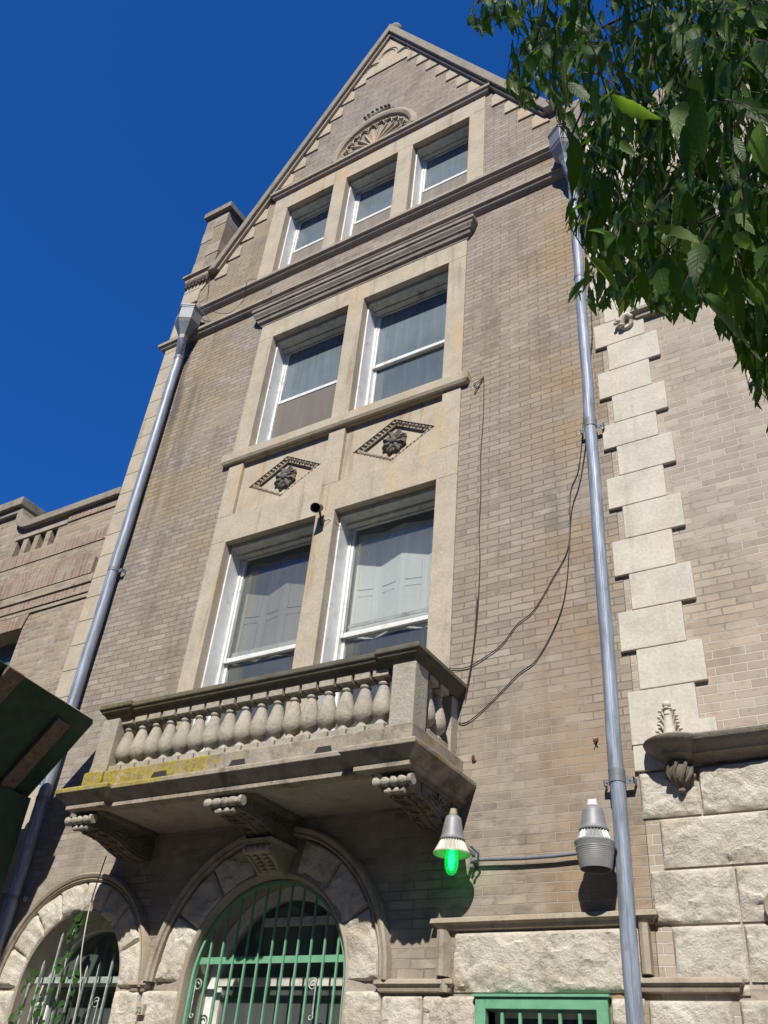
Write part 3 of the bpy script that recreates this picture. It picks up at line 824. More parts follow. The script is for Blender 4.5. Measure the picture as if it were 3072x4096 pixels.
# ------------------------------------------------------------------ rock-faced masonry
def fbm(p, o=4):
    return noise.fractal(p, 1., 2.1, o)
def rockpatch(P, nu, nv, depth, seed, inset=.012, y0=-.01):
    """P(u,v)->(x,z); front face displaced like pitched stone"""
    vs = []; fs = []
    off = Vector((seed*3.7, seed*1.3, 0))
    for i in range(nu+1):
        for j in range(nv+1):
            u, v = i/nu, j/nv
            x, z = P(u, v)
            e = min(u*nu, (1-u)*nu, v*nv, (1-v)*nv)
            k = min(1, e/1.5)**.5
            p = Vector((x*3.2, z*3.2, 0)) + off
            n1 = fbm(p, 4); n2 = noise.noise(p*5.3)
            w1 = Vector((x*4.6+.5*noise.noise(p*1.7), z*6.2+.5*noise.noise(p*1.9+Vector((3,3,3))), 0)) + off
            c1 = noise.voronoi(w1)[1][0]; t1 = noise.cell_vector(c1*9.3); a1 = noise.cell(c1*5.1)
            w2 = w1*2.7; c2 = noise.voronoi(w2)[1][0]; t2 = noise.cell_vector(c2*7.7)
            facet = .12*a1 + .55*((t1.x-.5)*(w1.x-c1.x) + (t1.y-.35)*(w1.y-c1.y)) + .20*((t2.x-.5)*(w2.x-c2.x) + (t2.y-.4)*(w2.y-c2.y))
            facet = max(-.22, min(.5, facet))
            low = max(0, 1-v*2.6)**1.5 * (.5+.9*abs(noise.noise(p*6.1)))
            d = depth*k*(.55 + .9*facet + .16*n1 + .06*n2 - .8*low*(.6+n1) + .2*(v-.5))
            if i in (0,nu) or j in (0,nv): d = 0
            vs.append((x + (.006*n2*k), y0 - max(d, -.004), z + .006*n1*k))
    for i in range(nu):
        for j in range(nv):
            a = i*(nv+1)+j; fs.append((a, a+nv+1, a+nv+2, a+1))
    # skirt back into the wall
    border = [i*(nv+1) for i in range(nu+1)] + [nu*(nv+1)+j for j in range(1,nv+1)] + [i*(nv+1)+nv for i in range(nu-1,-1,-1)] + [j for j in range(nv-1,0,-1)]
    n0 = len(vs)
    for b in border: vs.append((vs[b][0], .02, vs[b][2]))
    L = len(border)
    for i in range(L):
        j = (i+1) % L; fs.append((border[i], border[j], n0+j, n0+i))
    return MB().add(vs, fs)
seed = [1]
def rockblock(x0, x1, z0, z1, depth=.055, nm='rusticated_block', g=.007, y0=-.01):
    seed[0] += 1
    step = .0155
    nu = max(4, int((x1-x0)/step)); nv = max(4, int((z1-z0)/step))
    m = rockpatch(lambda u, v: (x0+g+(x1-x0-2*g)*u, z0+g+(z1-z0-2*g)*v), nu, nv, depth, seed[0], y0=y0)
    return obj(nm, m, M['rock'], B, smooth=38)
# right wing base
rows = [(3.565,3.885,[-1.735,-1.335,-.55,.2,.9]),(3.24,3.562,[-1.625,-.93,-.2,.6]),(2.905,3.237,[-1.715,-1.19,-.42,.4]),(2.58,2.902,[-1.615,-1.185,-.6,.1,.7]),(2.18,2.50,[-1.27,-.8,-.2,.5]),(1.8,2.177,[-1.7,-1.1,-.5,.2]),(1.4,1.797,[-1.7,-.9,-.2,.5])]
for z0, z1, xs in rows:
    for a, b in zip(xs, xs[1:]): rockblock(a, b, z0, z1, .05)
rockblock(-1.80,-1.30,2.18,2.495); rockblock(-1.28,-1.19,2.51,2.575,.02)
# panel under the ledge, and base courses
rockblock(-3.125,-1.815,2.525,2.905,.06)
for z0, z1, xs in ((2.18,2.515,[-3.68,-3.35,-2.94]),(2.18,2.505,[-2.03,-1.81]),(1.75,2.177,[-3.9,-3.4,-2.94]),(1.75,2.177,[-2.03,-1.81])):
    for a, b in zip(xs, xs[1:]): rockblock(a, b, z0, z1)
# piers beside the arches
for z0, z1 in ((2.2,2.545),(1.8,2.197),(1.4,1.797)):
    rockblock(-6.30,-5.99,z0,z1,.045); rockblock(-5.987,-5.575,z0,z1,.05); rockblock(-3.995,-3.685,z0,z1,.05); rockblock(-8.0,-7.565,z0,z1,.05)
rockblock(-5.97,-5.92,2.55,2.6,.02)
def voussoirs(cx, cz, r0, r1, cuts, depth, nm='voussoir', leg=None):
    for a0, a1 in zip(cuts, cuts[1:]):
        seed[0] += 1
        A0, A1 = math.radians(a0)+.007, math.radians(a1)-.007
        nu = max(5, int((A1-A0)*(r0+r1)/2/.016)); nv = max(5, int((r1-r0)/.016))
        m = rockpatch(lambda u, v: (cx+(r0+(r1-r0)*v)*math.cos(A1+(A0-A1)*u), cz+(r0+(r1-r0)*v)*math.sin(A1+(A0-A1)*u)), nu, nv, depth, seed[0])
        obj(nm, m, M['rock'], B, smooth=38)
voussoirs(BA[0], BA[1], BA[2]+.035, 1.08, [0,28,52,75], .06); voussoirs(BA[0], BA[1], BA[2]+.035, 1.08, [104,128,152,180], .06)
voussoirs(SA[0], SA[1], SA[2]+.01, .88, [0,25,48,70,92,115,135,158,180], .055)
# arch reveals and label mouldings
def ringstrip(cx, cz, prof, z0, nm, mat, n=48, parent=B, legs=True, x_legs=None):
    """prof: [(radius, y)] swept round a semicircle and down both legs to z0"""
    vs = []; fs = []; q = len(prof)
    pts = []
    if legs: pts.append((1, 0., z0))
    for i in range(n+1): pts.append((0, PI*i/n, 0))
    if legs: pts.append((-1, 0., z0))
    for kd, a, z in pts:
        for r, y in prof:
            if kd == 0: vs.append((cx+r*math.cos(a), y, cz+r*math.sin(a)))
            else: vs.append((cx+kd*r, y, z))
    for i in range(len(pts)-1):
        for k2 in range(q):
            l = (k2+1) % q
            fs.append((i*q+k2,(i+1)*q+k2,(i+1)*q+l,i*q+l))
    fs.append(tuple(range(q))); fs.append(tuple((len(pts)-1)*q+k2 for k2 in range(q))[::-1])
    return obj(nm, MB().add(vs, fs), mat, parent, smooth=35)
r = BA[2]
ringstrip(BA[0], BA[1], [(r,.34),(r,.03),(r+.012,-.015),(r+.03,-.03),(r+.05,-.02),(r+.24,0.012),(r+.24,.34)], .6, 'arch_reveal', M['render'])
r = SA[2]
ringstrip(SA[0], SA[1], [(r,.34),(r,.0),(r+.02,-.015),(r+.18,.012),(r+.18,.34)], .6, 'arch_reveal', M['render'])
ringstrip(BA[0], BA[1], [(1.085,.012),(1.085,-.05),(1.10,-.065),(1.115,-.052),(1.122,-.072),(1.15,-.085),(1.165,-.07),(1.17,.012)], 2.622, 'label_moulding', M['stone_mould'])
ringstrip(SA[0], SA[1], [(.885,.012),(.885,-.04),(.897,-.055),(.91,-.045),(.917,-.062),(.94,-.075),(.952,-.06),(.957,.012)], 2.60, 'label_moulding', M['stone_mould'])
# label stops, shelves and rectangular label round the stone panel
LP = [(-.02,2.62),(.02,2.615),(.065,2.60),(.07,2.575),(.05,2.56),(.04,2.53),(-.02,2.525)]
m = MB(); m.mould(-3.66,-3.17, LP); obj('label_shelf', m, M['stone_mould'], B, bevel=.003)
m = MB(); m.mould(-1.78,-1.29, LP); obj('label_shelf', m, M['stone_mould'], B, bevel=.003)
m = MB(); m.mould(-6.05,-5.99, LP); obj('label_stop', m, M['stone_mould'], B, bevel=.003)
VP = [(0,-.06),(.03,-.075),(.055,-.06),(.07,-.03),(.085,.01),(0,.01)]
def vstrip(x, z0, z1, flip, nm='label_jamb'):
    m = MB(); q = len(VP); vs = [(x + (-o if flip else o), y, z0) for o, y in VP] + [(x + (-o if flip else o), y, z1) for o, y in VP]
    fs = [(i, (i+1) % q, (i+1) % q+q, i+q) for i in range(q)] + [tuple(range(q)), tuple(range(q, 2*q))[::-1]]
    m.add(vs, fs); obj(nm, m, M['stone_mould'], B)
vstrip(-3.235, 2.625, 2.915, False); vstrip(-3.14, 2.525, 2.60, True); vstrip(-1.745, 2.625, 2.915, True); 
m = MB(); m.mould(-3.21,-1.755, [(-.02,3.0),(.03,2.998),(.075,2.985),(.08,2.955),(.055,2.94),(.04,2.915),(-.02,2.912)]); obj('label_ledge', m, M['stone_mould'], B, bevel=.003)

# wing cornice with rounded end, finial and pendant
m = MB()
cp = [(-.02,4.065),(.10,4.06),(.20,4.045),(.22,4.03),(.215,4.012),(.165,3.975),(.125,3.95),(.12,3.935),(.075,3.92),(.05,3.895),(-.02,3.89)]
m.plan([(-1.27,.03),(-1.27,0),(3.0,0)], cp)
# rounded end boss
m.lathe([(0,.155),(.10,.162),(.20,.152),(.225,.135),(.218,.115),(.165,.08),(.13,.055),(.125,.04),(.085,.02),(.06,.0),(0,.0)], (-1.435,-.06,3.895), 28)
obj('wing_cornice', m, M['stone_grime_shade'], B, smooth=40)  # darker stone paints in the shade of the undercut fascia
m = MB(); c0 = (-1.435,-.06)
m.lathe([(0,3.70),(.018,3.70),(.028,3.715),(.02,3.735),(.03,3.75),(.06,3.77),(.082,3.81),(.085,3.85),(.07,3.88),(.09,3.893)][::1], (c0[0],c0[1],0), 16)
for q in range(9):
    a = 2*PI*q/9; m.tube([(c0[0]+.05*math.cos(a),c0[1]+.05*math.sin(a),3.765),(c0[0]+.09*math.cos(a+.3),c0[1]+.09*math.sin(a+.3),3.82),(c0[0]+.085*math.cos(a+.6),c0[1]+.085*math.sin(a+.6),3.88)], [.01,.016,.012], 6)
obj('pendant_boss', m, M['stone_carved'], B, smooth=60)
m = MB(); fx, fz = -1.475, 4.09
m.tube([(fx,-.05,fz),(fx,-.055,fz+.1),(fx,-.05,fz+.22)], [.05,.035,.022], 8)
m.ball((fx,-.055,fz+.245), (.032,.03,.028)); m.ball((fx,-.05,fz+.215), (.045,.025,.012))
for lv, w_ in ((.02,.075),(.07,.06),(.12,.055),(.165,.045)):
    for sx in (-1,1):
        m.tube([(fx+sx*w_*.5,-.045,fz+lv-.02),(fx+sx*w_*.8,-.055,fz+lv+.02),(fx+sx*w_,-.06,fz+lv+.035)], [.008,.010,.014], 6)
        m.ball((fx+sx*w_*1.05,-.06,fz+lv+.035), (.018,.016,.013), 8, 6)
    m.ball((fx,-.075,fz+lv+.05), (.02,.012,.010), 8, 6)
obj('crocketed_finial', m, M['stone_quoin'], B, smooth=60)
# curled beast label stop and upper wing moulding
m = MB(); m.mould(-1.30, 2.5, [(-.02,8.46),(.05,8.45),(.09,8.42),(.09,8.38),(.055,8.36),(.05,8.32),(-.02,8.31)]); obj('wing_string_course', m, M['stone_mould'], B, bevel=.003)
m = MB(); bx, bz = -1.44, 8.31
pts = []
for q in range(15):
    a = PI*.2 + q*PI*1.75/14; rr = .062 + .012*math.sin(q*.8)
    pts.append((bx+rr*math.cos(a), -.05-.012*math.sin(q*.5), bz+rr*math.sin(a)))
m.tube(pts, [.02+.018*math.sin(PI*min(1,(q+2)/12)) for q in range(15)], 10)
m.ball((bx-.075,-.075,bz+.015), (.035,.035,.03)); m.ball((bx-.10,-.085,bz-.015), (.02,.022,.016)); m.ball((bx-.085,-.09,bz+.045), (.012,.012,.014)); m.ball((bx-.05,-.07,bz-.05), (.035,.03,.018))
obj('curled_label_stop', m, M['stone_quoin'], B, smooth=60)
m = MB(); m.box(-.50,.05,-.03,.01,7.10,7.95); m.box(-.42,.05,-.028,.01,7.96,8.2); obj('quoin_block', m, M['stone_quoin'], B, bevel=.006)
m = MB(); m.ball((-.40,-.05,8.02), (.06,.05,.06)); m.ball((-.34,-.06,7.96), (.08,.04,.03)); m.tube([(-.46,-.04,8.0),(-.40,-.06,7.93),(-.30,-.06,7.92),(-.2,-.04,7.95)], .02, 8); obj('carved_stop', m, M['stone_quoin'], B, smooth=60)
# carved medallion at the right
m = MB(); cx_, cz_ = -.93, 2.97
Mx = Matrix.Translation((cx_,-.06,cz_)) @ Matrix.Rotation(PI/2, 4, 'X')
m.lathe([(0,-.03),(.11,-.03),(.11,.01),(.10,.018),(.085,.01),(0,.005)], n=28, M=Mx)
for q in range(6):
    a = q*PI/3; m.ball((cx_+.05*math.cos(a),-.085,cz_+.05*math.sin(a)), (.028,.018,.028), 8, 6)
m.ball((cx_,-.095,cz_), .022)
obj('carved_medallion', m, M['stone_mould'], B, smooth=60)

# arch windows (timber frames set back)
def arch_window(cx, cz, r, yb, transom, kind):
    m = MB()
    rr = r - .0
    outer_ = archloop(cx, cz, rr-.0015, 1.0); inner_ = archloop(cx, cz, rr-.10, 1.08)
    m.slab([outer_, inner_], yb, yb+.08)
    w = obj('window', m, M['trim' if kind else 'white'], B, bevel=.004)
    m = MB()
    m.box(cx-rr+.10, cx+rr-.10, yb+.01, yb+.06, transom, transom+.06)
    m.box(cx-rr+.09, cx+rr-.09, yb+.02, yb+.07, transom-.42, transom-.37)
    m.box(cx-rr+.10, cx-rr+.14, yb+.02, yb+.07, 1.1, transom); m.box(cx+rr-.14, cx+rr-.10, yb+.02, yb+.07, 1.1, transom)
    if not kind: m.box(cx-.28, cx+.62, yb-.01, yb+.05, cz+.46, cz+.52)
    obj('glazing_bar', m, M['white' if kind else 'trim'], w)
    m = MB(); m.slab([archloop(cx, cz, rr-.099, 1.09)], yb+.035, yb+.04); obj('pane', m, M['glass_clean'], w)
    return w
arch_window(BA[0], BA[1], BA[2], .27, 2.62, 0); arch_window(SA[0], SA[1], SA[2], .25, 2.62, 1)
m = MB(); m.box(-7.50,-6.35,.12,.24,2.62,2.67); obj('transom_shelf', m, M['iron'], B)

# ------------------------------------------------------------------ window grilles
def scroll(cx, cz, h, y, r0=.045, flip=1, th=.006):
    """C-scroll between two bars: big curl on top, small below"""
    m = MB(); pts = []
    for i in range(20):
        a = i/19*2.6*PI; rr = r0*(.30+.70*i/19)
        pts.append((cx + flip*rr*math.cos(a+PI*.1), y, cz - r0 + rr*math.sin(a+PI*.1)))
    last = Vector(pts[-1])
    low = Vector((cx - flip*r0*.55, y, cz - h))
    for i in range(1, 7): pts.append(tuple(last.lerp(low, i/7)))
    for i in range(12):
        a = PI*.75 + i/11*1.9*PI; rr = r0*.5*(1-.6*i/11)
        pts.append((low.x + flip*r0*.35 + flip*rr*math.cos(a), y, low.z - .01 + rr*math.sin(a)))
    m.tube(pts, th, 6); return m
g1 = thing('window_grille', (BA[0],-.05,1.0), 'green painted bar grille filling the big arched window under the balcony', 'window grille')
yb = .06
for i in range(12):
    x = -5.52 + .1255*i
    d = abs(x-BA[0]); top = BA[1] + math.sqrt(max(.0, (BA[2]-.03)**2-d*d)) if d < BA[2]-.03 else 2.75
    m = MB(); m.box(x-.0075, x+.0075, yb-.0075, yb+.0075, 1.0, top); obj('bar', m, M['green'], g1)
m = MB(); m.box(BA[0]-BA[2]+.015, BA[0]+BA[2]-.015, yb+.010, yb+.018, 2.745, 2.795); obj('cross_band', m, M['green'], g1)
ringstrip(BA[0], BA[1], [(BA[2]-.035,yb-.02),(BA[2]-.012,yb-.02),(BA[2]-.012,yb+.02),(BA[2]-.035,yb+.02)], 1.0, 'arched_rim', M['green'], parent=g1)
for cx_, fl in ((-5.455,1),(-4.325,-1)): obj('scroll', scroll(cx_, 2.635, .25, yb-.012, flip=fl), M['iron'], g1, smooth=60)
g2 = thing('window_grille', (SA[0],-.05,1.0), 'worn teal iron bar grille in the small arched window overgrown by a vine', 'window grille')
yb = .07
for x, top in ((-7.50,2.62),(-7.38,2.80),(-7.23,3.03),(-7.09,3.08),(-6.95,2.84),(-6.80,2.75),(-6.65,2.78),(-6.50,2.83),(-6.37,2.70)):
    m = MB(); m.box(x-.008, x+.008, yb-.008, yb+.008, 1.0, top-.03); m.lathe([(.011,0),(.0,.035)], (x,yb,top-.03), 6); obj('bar', m, M['iron'], g2)
m = MB(); m.box(SA[0]-SA[2]+.03, SA[0]+SA[2]-.03, yb+.009, yb+.016, 2.0, 2.04); obj('cross_band', m, M['iron'], g2)
for cx_, fl in ((-6.575,-1),(-7.3,1)): obj('scroll', scroll(cx_, 2.50, .25, yb-.012, flip=fl), M['iron'], g2, smooth=60)
# green window at the bottom
g3 = thing('barred_window', (-2.48,0,1.2), 'small green framed window with green bars at the bottom beside the downpipe', 'window')
m = MB(); m.slab([rect(-2.935,-2.035,1.1,2.50), rect(-2.86,-2.11,1.2,2.43)], -.05, .10); obj('frame', m, M['green'], g3, bevel=.004)
m = MB(); m.box(-2.95,-2.02,-.065,-.0,2.50,2.515); obj('drip_cap', m, M['green'], g3)
for x in (-2.75,-2.625,-2.49,-2.355,-2.225):
    m = MB(); m.box(x-.01,x+.01,-.03,-.012,1.2,2.43); obj('bar', m, M['green'], g3)
m = MB(); m.box(-2.86,-2.11,.12,.125,1.2,2.44); obj('pane', m, M['glass_clean'], g3)
m = MB(); m.slab([rect(-2.859,-2.101,1.2,2.439), rect(-2.82,-2.14,1.25,2.40)], .10, .13); obj('inner_frame', m, M['white'], g3)

# ------------------------------------------------------------------ downpipes
def downpipe(x, y, r, ztop, hx, hz, label, joints_, clamps):
    t_ = thing('downpipe', (x, y, 0), label, 'downpipe', 'downpipes on the brick front')
    m = MB(); m.tube([(x+.004*math.sin(q*1.9), y+.003*math.sin(q*2.7), .1+(ztop-.1)*q/24) for q in range(25)], r, 28); m.box(x+r*.25, x+r*.25+.004, y-r-.0015, y-r*.9, .1, ztop); obj('pipe', m, M['galv'], t_, smooth=40)
    for z in joints_:
        m = MB(); m.lathe([(r+.001,0),(r+.006,.004),(r+.006,.05),(r+.001,.055)], (x,y,z), 28); obj('collar', m, M['galv_h'], t_, smooth=40)
    for z in clamps:
        m = MB(); m.lathe([(r+.002,0),(r+.005,0),(r+.005,.045),(r+.002,.045)], (x,y,z), 28)
        m.box(x-r-.055, x-r+.004, y+.03, y+.036, z, z+.045); m.box(x+r-.004, x+r+.055, y+.03, y+.036, z, z+.045)
        m.box(x-r-.055, x-r-.05, y+.03, .0, z, z+.045); m.box(x+r+.05, x+r+.055, y+.03, .0, z, z+.045)
        m.ball((x+r+.03, y+.028, z+.022), .007, 8, 6); m.ball((x-r-.03, y+.028, z+.022), .007, 8, 6)
        obj('clamp', m, M['galv_h'], t_)
    # octagonal hopper head
    m = MB(); R_ = .185; n = 6
    M6 = Matrix.Translation((hx, y-.10, hz)) @ Matrix.Rotation(PI/6, 4, 'Z')
    m.lathe([(r*1.05,-.32),(r*1.15,-.25),(r*1.7,-.17),(R_*.88,-.05),(R_*.98,0),(R_*1.0,.0),(R_,.22),(R_*1.04,.225),(R_*1.04,.25),(R_*1.09,.255),(R_*1.09,.285),(R_*1.0,.285),(R_*.95,.2),(0,.2)], n=n, M=M6)
    obj('hopper_head', m, M['galv_h'], t_)
    m = MB(); m.tube([(hx,y-.10,hz-.30),(hx*.6+x*.4,y-.06,hz-.42),(x,y,hz-.52)], r*1.02, 20); obj('neck', m, M['galv'], t_, smooth=50)
    return t_
downpipe(-7.885, -.10, .063, 10.80, -7.80, 11.30, 'left galvanised grey downpipe with a hopper head, behind the green shed', [10.7, 4.25], [7.05, 3.3])
downpipe(-1.855, -.10, .052, 10.9, -1.88, 11.38, 'right galvanised grey downpipe running between the two brick wings', [9.12, 7.10, 3.84], [7.06, 3.80])

# ------------------------------------------------------------------ lamps
def fin_skirt(c, r0, z0, r1, z1, n=26):
    m = MB(); m.lathe([(r0-.014,z0),(r1-.016,z1)], c, 32, caps=False); vs = []; fs = []
    for k in range(n*2):
        a = 2*PI*k/(n*2); dr = .013 if k % 2 else 0
        for t_ in (0,1):
            rr = (r0+(r1-r0)*t_) - dr; z = z0+(z1-z0)*t_
            vs.append((c[0]+rr*math.cos(a), c[1]+rr*math.sin(a), z))
    for k in range(n*2):
        q = (k+1) % (n*2); fs.append((2*k, 2*q, 2*q+1, 2*k+1))
    return m.add(vs, fs)
LX0, LY0 = -3.045, -.24
l1 = thing('wall_lamp', (LX0, LY0, 3.2), 'grey wall lamp with a lit green bulb in a ribbed cream shade, under the balcony', 'lamp')
c_ = (LX0, LY0, 0)
m = MB(); m.lathe([(.0,3.640),(.040,3.637),(.058,3.622),(.064,3.60),(.078,3.50),(.088,3.472),(.092,3.468),(.09,3.46),(.0,3.46)][::-1], c_, 32); obj('housing', m, M['alu'], l1, smooth=40)
m = MB(); m.lathe([(.028,3.64),(.031,3.645),(.031,3.662),(.026,3.665),(.027,3.685),(0,3.69)], c_, 20); obj('photocell', m, M['ivory'], l1, smooth=40)
obj('ribbed_shade', fin_skirt(c_, .086, 3.46, .130, 3.375), M['fins'], l1, recalc=False)
m = MB(); m.lathe([(.128,3.378),(.134,3.375),(.134,3.365),(.124,3.367),(.075,3.45)], c_, 32, caps=False); obj('shade_rim', m, M['fins'], l1, smooth=40)
m = MB(); m.lathe([(0,3.225),(.018,3.228),(.036,3.245),(.047,3.28),(.050,3.32),(.044,3.37),(.032,3.42),(.028,3.45)], c_, 28); bb = obj('bulb', m, M['bulb'], l1, smooth=60)
m = MB(); m.lathe([(0,3.255),(.010,3.262),(.022,3.30),(.024,3.35),(.014,3.40),(.0,3.41)], c_, 20); obj('glowing_core', m, M['fil'], bb, smooth=60)
m = MB(); m.box(LX0+.055, LX0+.075, LY0+.03, -.0, 3.41, 3.435); m.box(LX0+.03, LX0+.10, -.012, .0, 3.36, 3.46); m.tube([(LX0+.12,LY0+.06,3.43),(LX0+.14,-.1,3.40),(LX0+.10,-.03,3.36)], .008, 6); m.ball((LX0+.125,LY0+.05,3.43), .012); obj('mounting_arm', m, M['alu'], l1)
RX0, RY0 = -2.0, -.22
l2 = thing('wall_lamp', (RX0, RY0, 3.2), 'grey dusk-to-dawn wall lamp with unlit deep open reflector, left of the right downpipe', 'lamp')
c_ = (RX0, RY0, 0)
m = MB(); m.lathe([(.0,3.612),(.045,3.609),(.066,3.592),(.071,3.57),(.084,3.49),(.094,3.462),(.098,3.458),(.096,3.45),(.0,3.45)][::-1], c_, 32); obj('housing', m, M['alu'], l2, smooth=40)
m = MB(); m.lathe([(.036,3.612),(.040,3.616),(.040,3.632),(.034,3.636),(.033,3.650),(0,3.653)], c_, 20); m.box(RX0-.03,RX0+.03,RY0-.008,RY0+.008,3.65,3.662); obj('photocell', m, M['whitecap'], l2, smooth=40)
obj('ribbed_shade', fin_skirt(c_, .092, 3.45, .120, 3.385), M['refl'], l2, recalc=False)
m = MB(); m.lathe([(.096,3.394),(.118,3.390),(.128,3.384),(.134,3.374),(.131,3.362),(.126,3.352),(.119,3.30),(.106,3.225),(.100,3.205),(.096,3.207),(.10,3.24),(.118,3.35)], c_, 36, caps=False)
for q in range(7): m.lathe([(.1248-.0022*q,3.334-.012*q),(.1262-.0022*q,3.331-.012*q),(.1240-.0022*q,3.328-.012*q)], c_, 36, caps=False)
obj('reflector', m, M['refl'], l2, smooth=40)
m = MB(); m.lathe([(.0,3.30),(.03,3.31),(.03,3.36),(.02,3.44)], c_, 16); obj('bulb', m, M['whitecap'], l2, smooth=60)
m = MB(); m.box(RX0+.06, RX0+.08, RY0+.03, -.0, 3.35, 3.375); m.box(RX0+.04,RX0+.11,-.012,0,3.30,3.40); m.ball((RX0+.115,RY0+.06,3.34), .014); obj('mounting_arm', m, M['rust'], l2)
m = MB(); pts = [(-2.965,-.045,3.375),(-2.93,-.045,3.375),(-2.6,-.045,3.362),(-2.35,-.045,3.362),(-2.1,-.045,3.372)]
m.tube(pts, .013, 12); m.lathe([(.019,0),(.019,.03)], n=6, M=Matrix.Translation((-2.985,-.045,3.375)) @ Matrix.Rotation(PI/2,4,'Y')); m.ball((-2.98,-.04,3.33), (.012,.03,.02))
tag(obj('conduit', m, M['galv_h'], smooth=50), 'thin grey metal conduit joining the two wall lamps', 'conduit')

# siren horn
sh = thing('horn_speaker', (-4.80,0,7.0), 'small dark horn siren fixed to the stone mullion between the middle windows', 'siren')
mc = Vector((-4.815,-.20,7.005)); fw = Vector((.20,-.78,-.60)).normalized()
Mx = Matrix.Translation(mc) @ fw.to_track_quat('Z','Y').to_matrix().to_4x4()
m = MB(); m.lathe([(.012,-.10),(.026,-.085),(.040,-.035),(.053,0),(.056,.002),(.056,-.006),(.046,-.04),(.040,-.085),(.040,-.14),(.034,-.15),(0,-.15)], n=28, M=Mx); obj('horn', m, M['siren'], sh, smooth=40)
m = MB(); m.lathe([(0,-.02),(.010,-.02),(.014,-.06),(.014,-.1)], n=14, M=Mx); m.lathe([(0,-.085),(.026,-.086)], n=20, M=Mx, caps=False); obj('driver', m, M['sirend'], sh, smooth=40)
bk = mc - fw*.12
m = MB(); m.tube([tuple(bk), (bk.x+.01,-.05,6.93), (bk.x+.01,-.018,6.93)], .012, 8); m.box(bk.x-.01,bk.x+.03,-.03,-.018,6.90,6.97); obj('bracket', m, M['siren'], sh)
m = MB(); m.tube([(bk.x,-.05,6.94),(bk.x+.04,-.06,6.91),(bk.x+.09,-.04,6.94),(bk.x+.13,.02,6.93),(bk.x+.17,.08,6.90)], .004, 6); obj('lead', m, M['cable'], sh, smooth=60)

# cables
def cab(pts, label, r=.0042, y=-.012, nm='cable', mat='cable', grp=None):
    P_ = [Vector((p[0], p[2] if len(p) > 2 else y, p[1])) for p in pts]
    out = []
    n = len(P_)
    for i in range(n-1):
        p0, p1, p2, p3 = P_[max(i-1,0)], P_[i], P_[i+1], P_[min(i+2,n-1)]
        for k2 in range(5):
            t_ = k2/5
            out.append(.5*((2*p1)+(-p0+p2)*t_+(2*p0-5*p1+4*p2-p3)*t_*t_+(-p0+3*p1-3*p2+p3)*t_**3))
    out.append(P_[-1])
    m = MB(); m.tube(out, r, 6); return tag(obj(nm, m, M[mat], smooth=60), label, 'cable', grp)
cab([(-3.06,8.17),(-3.10,8.22),(-3.04,8.24),(-2.98,8.26),(-3.02,8.20),(-3.075,8.09),(-3.085,8.11),(-3.02,8.2),(-2.985,8.265),(-2.98,7.72),(-3.0,7.22),(-2.99,6.74),(-3.0,6.30),(-2.985,5.98),(-3.0,5.39),(-3.05,4.94),(-3.09,4.72)], 'black cable hanging straight down the brick beside the upper windows from a small loop')
cab([(-3.0,5.6),(-3.01,5.3),(-3.04,4.95),(-3.09,4.65)], 'short black cable end doubling the long hanging cable above the balcony rail', y=-.022)
cab([(-1.92,9.9),(-1.90,8.9),(-1.91,7.79),(-1.95,7.24),(-2.02,6.71),(-2.11,6.46),(-2.15,5.91),(-2.31,5.61),(-2.48,5.35),(-2.63,5.25),(-2.77,5.09),(-2.95,4.99),(-3.09,4.94),(-3.25,4.96)], 'upper black cable swagged from the right downpipe towards the balcony handrail')
cab([(-1.80,10.2,-.03),(-1.78,9.2,-.03),(-1.79,8.4,-.03),(-1.83,8.0,-.03),(-1.9,7.2,-.03),(-2.01,6.58),(-2.10,6.30),(-2.14,5.95),(-2.19,5.50),(-2.28,5.20),(-2.46,4.90),(-2.62,4.80),(-2.77,4.67),(-2.97,4.51),(-3.09,4.45),(-3.15,4.47)], 'lower black cable swagged from the right downpipe to the foot of the balcony')
cab([(-7.80,12.75,-.03),(-7.82,12.5,-.03),(-7.76,12.1,-.03),(-7.78,11.86,-.12),(-7.55,11.6,-.12),(-7.21,11.45),(-6.94,11.61),(-6.84,11.86,-.12),(-6.75,11.97),(-6.60,11.95),(-6.50,11.92)], 'thin black cable looping across the string course beside the left hopper')
cab([(-7.62,11.58,-.06),(-7.47,11.36),(-7.3,11.28),(-7.15,11.30),(-6.9,11.4),(-6.7,11.3)], 'thin black cable sagging right from the left hopper head', r=.004)
cab([(-6.43,11.56),(-6.40,11.50),(-6.44,11.47),(-6.42,11.41),(-6.38,11.42),(-6.42,11.38),(-6.39,11.36)], 'small knot of loose wire on the brick above the window cornice', r=.003)
cab([(-6.50,3.57,-.30),(-6.52,3.15,-.32),(-6.46,2.75,-.33),(-6.40,2.45,-.30),(-6.38,1.8,-.30)], 'white cord hanging from the left balcony bracket in front of the small arch', mat='cord', r=.006)
m = MB(); m.ball((-3.01,-.005,4.15), (.012,.02,.03)); m.ball((-3.0,-.004,4.13), (.016,.01,.012)); tag(obj('rusty_bolt', m, M['rust']), 'rusty bolt stump in the brick right of the balcony foot', 'bolt')
m = MB(); m.ball((-2.02,-.005,4.16), (.012,.02,.02)); m.tube([(-2.04,-.01,4.18),(-2.0,-.03,4.14)], .004, 5); m.tube([(-2.0,-.01,4.18),(-2.03,-.03,4.13)], .004, 5); tag(obj('rusty_bolt', m, M['rust']), 'twisted rusty bolt stump in the brick left of the right downpipe', 'bolt')

